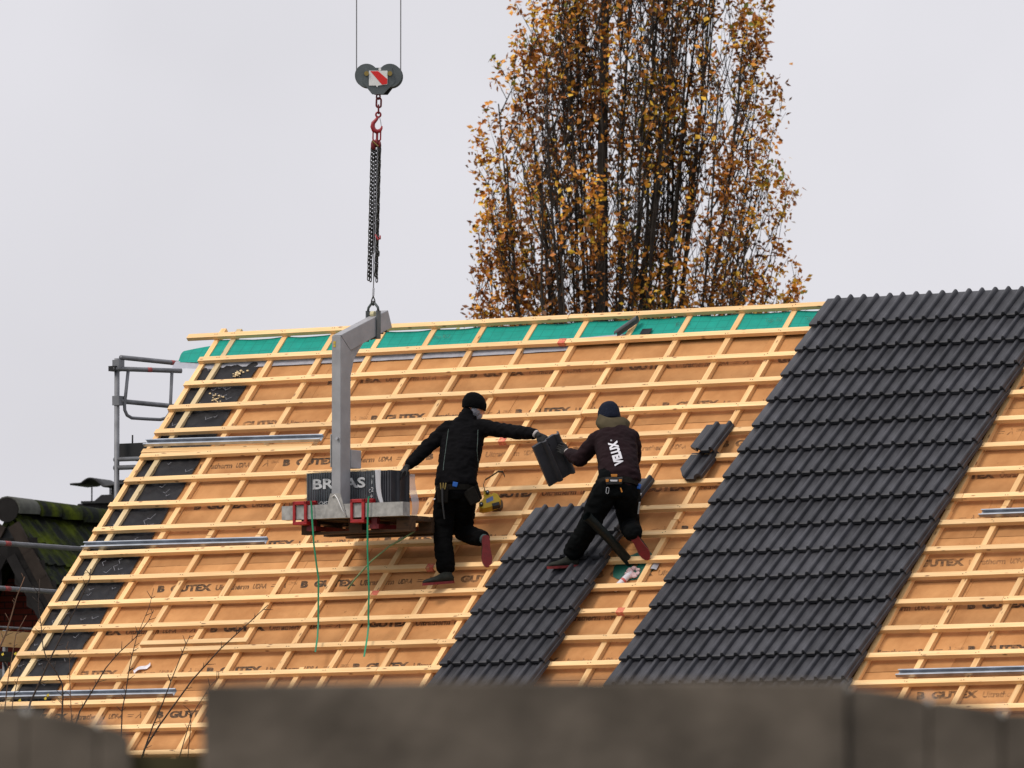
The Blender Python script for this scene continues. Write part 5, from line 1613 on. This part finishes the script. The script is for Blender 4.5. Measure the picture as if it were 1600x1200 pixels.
# ================================================================== THE AUTUMN TREE BEHIND THE RIDGE
TY = 125.0
TX = (948-800)/15165.5*TY
tree = empty('oak_tree', (TX, TY, 0), 0, 'tall narrow oak tree with orange autumn leaves behind the roof ridge', 'tree')
rq = random.Random(21)
wood_m, limbs = MB(), []
def crown_x(z):
    """left and right crown limits (m, from the trunk) at height z"""
    L_ = [(6, -1.5), (9.5, -1.8), (11.4, -1.80), (12.6, -1.72), (13.6, -1.62), (14.6, -1.15), (15.4, -0.92), (17, -0.75), (19, -0.5), (20.5, -0.1)]
    R_ = [(6, 1.9), (9.5, 2.5), (11.4, 2.68), (12.3, 2.50), (13.4, 2.28), (14.6, 2.12), (15.4, 2.00), (17, 1.55), (19, 0.8), (20.5, 0.2)]
    def ip(T):
        for (a, p), (b, q) in zip(T[:-1], T[1:]):
            if a <= z <= b: return p+(q-p)*(z-a)/(b-a)
        return T[0][1] if z < T[0][0] else T[-1][1]
    return ip(L_), ip(R_)
def curve_pts(p0, p1, bulge, n=7, wob=0.05):
    p0, p1 = V3(p0), V3(p1); out = []
    for i in range(n+1):
        t = i/n
        hz = t**0.60                       # leave sideways first, then turn upward
        p = V3((p0.x+(p1.x-p0.x)*hz, p0.y+(p1.y-p0.y)*hz, p0.z+(p1.z-p0.z)*t))
        p += V3((noise.noise(V3((t*3+bulge, 0, 0))), noise.noise(V3((t*3+bulge, 5, 0))), 0))*wob*4*t*(1-t*0.4)
        out.append(p)
    return out
trunk_pts = [V3((0.06*math.sin(z*0.4), 0.05*math.sin(z*0.31+1), z)) for z in [i*0.75 for i in range(28)]]
wood_m.tube(trunk_pts, [0.17*(1-i/29)**1.1+0.008 for i in range(28)], 10)
def trunk_at(z): 
    return V3((0.06*math.sin(z*0.4), 0.05*math.sin(z*0.31+1), z))
tips = []
# main limbs, steep like the trunk: out early, then straight up
def grow(i, tgt, z0, r0, nside):
    pts = curve_pts(trunk_at(z0), tgt, i*3.1, 11, 0.075)
    wood_m.tube(pts, [r0*(1-j/len(pts))**0.75+0.004 for j in range(len(pts))], 6, caps=False)
    for q in range(nside):
        a = rq.uniform(0.42, 0.99); k = a*(len(pts)-1); i0 = min(int(k), len(pts)-2)
        b0 = pts[i0].lerp(pts[i0+1], k-i0)
        ln = rq.uniform(0.45, 1.5)
        an = rq.uniform(0, 6.28); sp = rq.uniform(0.14, 0.45)
        b1 = b0+V3((math.cos(an)*sp*ln, math.sin(an)*sp*ln, ln*0.93))
        lx, rx = crown_x(b1.z)
        b1.x = min(max(b1.x, lx+rq.uniform(-0.06, 0.25)), rx-rq.uniform(-0.06, 0.25))
        sp_pts = curve_pts(b0, b1, i*7+q, 4, 0.04)
        rs = rq.uniform(0.006, 0.013)
        wood_m.tube(sp_pts, [rs, rs*0.85, rs*0.65, rs*0.45, 0.003], 4, caps=False)
        tips.append(b1); tips.append(sp_pts[3]); tips.append(sp_pts[2])
        for w_ in range(rq.randint(3, 6)):
            kk = rq.randint(1, 4); c0 = sp_pts[kk]
            l2 = rq.uniform(0.15, 0.5); an2 = rq.uniform(0, 6.28)
            c1 = c0+V3((math.cos(an2)*l2*0.45, math.sin(an2)*l2*0.45, l2*0.85))
            cm = c0.lerp(c1, 0.5)+V3((rq.uniform(-0.02, 0.02), 0, 0.0))
            wood_m.tube([c0, cm, c1], [0.0065, 0.005, 0.002], 3, caps=False)
            tips.append(c1)
for i in range(74):
    zt = rq.uniform(12.0, 18.0) if i > 16 else rq.uniform(10.5, 13.0)
    L_, R_ = crown_x(zt)
    fx = min(1.0, max(0.0, (i*0.618034) % 1.0+rq.uniform(-0.03, 0.03)))
    x = L_+(R_-L_)*fx
    cxm = (L_+R_)/2
    dep = math.sqrt(max(0.03, 1-((x-cxm)/((R_-L_)/2))**2))*((R_-L_)/2)*0.6
    y = rq.uniform(-dep, dep)
    z0 = max(1.2, zt-rq.uniform(6.5, 9.5)-abs(x)*1.0)
    if abs(x-0.15) < 0.65 and i % 5 < 2: continue
    grow(i, V3((x, y, zt)), z0, (rq.uniform(0.014, 0.034) if i % 10 else 0.042)*(0.5 if abs(x) < 0.6 else 1.0), rq.randint(14, 20))
# fringe shoots that carry the outline
for i in range(70):
    z = rq.uniform(10.8, 15.6); L_, R_ = crown_x(z)
    sd = rq.choice((0, 1)); x = (L_+rq.uniform(0.0, 0.45)) if sd == 0 else (R_-rq.uniform(0.0, 0.45))
    b1 = V3((x, rq.uniform(-0.6, 0.6), z)); b0 = V3((x*rq.uniform(0.62, 0.8), b1.y*0.7, z-rq.uniform(1.3, 2.4)))
    sp_pts = curve_pts(b0, b1, i*5.3, 6, 0.05)
    wood_m.tube(sp_pts, [0.014, 0.012, 0.010, 0.008, 0.006, 0.004, 0.002], 4, caps=False)
    for kk in range(1, 7):
        tips.append(sp_pts[kk])
        for w_ in range(2):
            an2 = rq.uniform(0, 6.28); l2 = rq.uniform(0.12, 0.38)
            c1 = sp_pts[kk]+V3((math.cos(an2)*l2*0.5, math.sin(an2)*l2*0.5, l2*0.8))
            wood_m.tube([sp_pts[kk], c1], [0.0055, 0.002], 3, caps=False); tips.append(c1)
wood_m.build('trunk', M['bark'], tree, smooth=True)
lf = MB()
def leaf(p, sz, mi):
    d = V3((rq.gauss(0, 1), rq.gauss(0, 1), rq.gauss(-0.1, 0.8))).normalized()
    s_ = d.orthogonal().normalized(); s_ = (Matrix.Rotation(rq.uniform(0, 6.28), 3, d) @ s_)
    nrm = d.cross(s_)
    w_ = sz*rq.uniform(0.24, 0.34)
    b = len(lf.v)
    lf.v += [tuple(p), tuple(p+d*sz*0.45+s_*w_+nrm*sz*0.06), tuple(p+d*sz+nrm*sz*rq.uniform(-0.12, 0.12)), tuple(p+d*sz*0.5-s_*w_+nrm*sz*0.06)]
    lf.f += [(b, b+1, b+2), (b, b+2, b+3)]
    lf.m += [mi, mi]
def leafy(p):
    """clumped density; sparse at the right-hand fringe"""
    v = noise.noise(V3((p.x*0.95+3, p.y*0.9, p.z*0.55)))+0.5*noise.noise(V3((p.x*2.6, p.y*2.6, p.z*1.6)))
    lx, rx = crown_x(p.z)
    e = (p.x-lx)/(rx-lx)
    v += 0.22*(1-2*e) if p.z < 13.6 else 0.05
    return v
# short shoots on the trunk itself
for q in range(150):
    z = rq.uniform(10.6, 16.5); c0 = trunk_at(z); an = rq.uniform(0, 6.28); l2 = rq.uniform(0.2, 0.55)
    tips.append(c0+V3((math.cos(an)*l2*0.6, math.sin(an)*l2*0.6, l2)))
rq.shuffle(tips)
cells = {}
for rep_ in range(6):
    for t in tips:
        low = t.z < 10.4
        key = (int(t.x/0.22+50), int(t.z/0.22))
        cl_n = noise.noise(V3((t.x*1.3+3, t.y*0.8, t.z*0.75)))*0.9+noise.noise(V3((t.x*3.3, t.y*2.6, t.z*2.2)))*0.55
        lx, rx = crown_x(t.z); e = (t.x-lx)/(rx-lx+1e-6)
        cap = 27+66*cl_n+(7 if e < 0.4 else (-11 if e > 0.80 else 0))
        if low: cap = 6
        if cells.get(key, 0) > cap: continue
        hue = noise.noise(V3((t.x*1.1+9, t.y*1.1, t.z*0.9)))
        n_ = rq.randint(2, 5)
        cells[key] = cells.get(key, 0)+n_
        for q in range(n_):
            p = t+V3((rq.gauss(0, 0.055), rq.gauss(0, 0.055), rq.gauss(-0.03, 0.08)))
            u_ = rq.random()+hue*0.5
            mi = 4 if u_ < 0.14 else (0 if u_ < 0.46 else (1 if u_ < 0.80 else (2 if u_ < 1.04 else 3)))
            leaf(p, rq.uniform(0.045, 0.112), mi)
crown = lf.build('crown', [M['leaf_a'], M['leaf_b'], M['leaf_c'], M['leaf_d'], M['leaf_e']], tree)
crown['kind'] = 'stuff'

# ================================================================== BARE SHRUB IN FRONT, LOWER LEFT
BY = 82.0
shb = empty('bare_shrub', (-3.45, BY, 0), 0, 'bare thin-twigged shrub in front of the lower left roof', 'shrub')
KB = BY/15165.5
def bp2(x, y, dy=0.0): return V3(((x-800)*KB+3.45, dy, CAM_Z+(1663.3-y)*KB))
stems = [
    ('twig', [(190, 1300), (226, 1171), (249, 1134), (300, 1063), (344, 1014), (396, 966), (418, 945)], 0.0125),
    ('twig', [(185, 1300), (223, 1171), (236, 1134), (252, 1096), (266, 1058), (285, 1010), (294, 990)], 0.0105),
    ('twig', [(90, 1300), (115, 1150), (126, 1114), (145, 1082), (166, 1046), (186, 1022), (212, 998), (232, 972), (240, 955)], 0.0105),
    ('twig', [(180, 1300), (191, 1150), (192, 1112), (198, 1080), (202, 1050), (207, 1025), (214, 996), (233, 950), (240, 920)], 0.0085),
    ('twig', [(20, 1300), (36, 1130), (44, 1096), (60, 1060), (78, 1020), (100, 976), (120, 936), (136, 900), (137, 885)], 0.0140),
    ('twig', [(80, 1300), (97, 1120), (98, 1090), (97, 1070), (88, 1052), (72, 1030), (66, 1012), (63, 980), (58, 946), (60, 904)], 0.0110),
    ('twigpale', [(-30, 1200), (0, 1020), (12, 992), (20, 965), (28, 935), (40, 904)], 0.0125),
    ('twigpale', [(-10, 1250), (10, 1060), (22, 990), (38, 960)], 0.0080),
    ('twigpale', [(106, 1300), (110, 1120), (107, 1060), (106, 1020), (100, 1010)], 0.0060),
    ('twig', [(250, 1300), (290, 1160), (302, 1120), (330, 1075), (345, 1060)], 0.0070),
    ('twig', [(285, 1280), (298, 1130), (296, 1110)], 0.0060),
    ('twig', [(10, 1300), (16, 1100), (24, 1060), (34, 1030)], 0.0070),
]
sw = MB()
rs_ = random.Random(8)
root = V3((0.25, 0, 0.0))
for i, (mt, pts, r) in enumerate(stems):
    P = [bp2(x, y, 0.35*math.sin(i*1.9)+0.02*k) for k, (x, y) in enumerate(pts)]
    P = [root+V3((0.1*math.sin(i*2.3), 0.1*math.cos(i*1.7), 0)), root.lerp(P[0], 0.55)+V3((0, 0, 0.15))] + P
    n_ = len(P)
    ob = MB().tube(P, [r*1.3]*2+[0.78*r*(1-0.75*k/(n_-2)) for k in range(n_-2)], 5)
    # thorn-like short side twigs
    for k in range(3, n_-1):
        for q in range(2):
            c0 = P[k].lerp(P[k+1], rs_.random())
            d = (P[k+1]-P[k]).normalized(); s_ = V3((d.z, 0, -d.x))*rs_.choice((1, -1))
            l2 = rs_.uniform(0.03, 0.085)
            ob.tube([c0, c0+s_*l2*0.7+d*l2*0.7], [0.004, 0.002], 3)
    ob.build('branch', M[mt], shb, smooth=True)
lv = MB()
for x, y in ((70, 1095), (74, 1090), (23, 1005+20), (3, 1026), (30, 1098)):
    p = bp2(x, y); lv.add([p, p+V3((0.016, -0.01, 0.01)), p+V3((0.01, 0, 0.03)), p+V3((-0.01, 0.01, 0.015))], [(0, 1, 2, 3)])
lv.build('leaf', simple('yellow_shrub_leaf', (0.55, 0.40, 0.02), 0.6), shb)

# ================================================================== FENCE CLOSE TO THE CAMERA (OUT OF FOCUS)
FY = 18.0
KF = FY/15165.5
fn = empty('garden_fence', (0, FY, 0), 0, 'blurred dark brown garden fence across the bottom foreground', 'fence')
def fx_(x): return (x-800)*KF
def fz_(y): return CAM_Z+(1663.3-y)*KF
def fboard(xa, ya, xb, yb, name='board', thick=0.03, y0_=0.0, rnd_=0.0):
    xs = [xa+(xb-xa)*i/6 for i in range(7)]
    top = []
    for i, x in enumerate(xs):
        t = i/6; e = rnd_*(abs(2*t-1)**4)
        top.append((fx_(x), fz_(ya+(yb-ya)*t+e)))
    poly = [(fx_(xb), 0.02), (fx_(xa), 0.02)]+top
    ob = MB().prism(poly, y0_, y0_+thick).build(name, M['fence'], fn)
    bv = ob.modifiers.new('b', 'BEVEL'); bv.width = 0.005; bv.segments = 2
    return ob
G = -1.0
fboard(-190, 1090, -79-G, 1096, rnd_=4); fboard(-76, 1096, 38-G, 1107, rnd_=4); fboard(40, 1107, 151-G, 1127, rnd_=5); fboard(153, 1128, 205, 1146, rnd_=10)
fboard(316, 1067, 1323, 1063, 'wide_panel', 0.035, -0.012, 3)
fboard(1326, 1070, 1450-G, 1090, rnd_=4); fboard(1453, 1091, 1565-G, 1109, rnd_=4); fboard(1568, 1110, 1682-G, 1122, rnd_=4); fboard(1685, 1122, 1800, 1130, rnd_=4)
for x, y in ((39, 1116), (152, 1138), (1324.5, 1080), (1451.5, 1099), (1566.5, 1118), (1684, 1130)):
    MB().box((fx_(x)-0.012, 0.0305, 0.02), (fx_(x)+0.012, 0.0315, fz_(y))).build('joint_strip', M['dark'], fn)
for y in (1176, 1480, 1880):
    MB().box((fx_(-190), 0.032, fz_(y)-0.09), (fx_(1800), 0.085, fz_(y))).build('rail', M['rail'], fn)
for x, y in ((39, 1108), (152, 1128), (1325, 1072), (1451.5, 1091), (1566.5, 1110)):  # small pale blocks added to give the sky highlights at the joint tops
    MB().box((fx_(x)-0.006, 0.002, fz_(y)-0.010), (fx_(x)+0.006, 0.028, fz_(y)+0.004)).build('joint_highlight', simple('pale_highlight', (0.62, 0.60, 0.56), 0.4) if x == 39 else bpy.data.materials['pale_highlight'], fn)
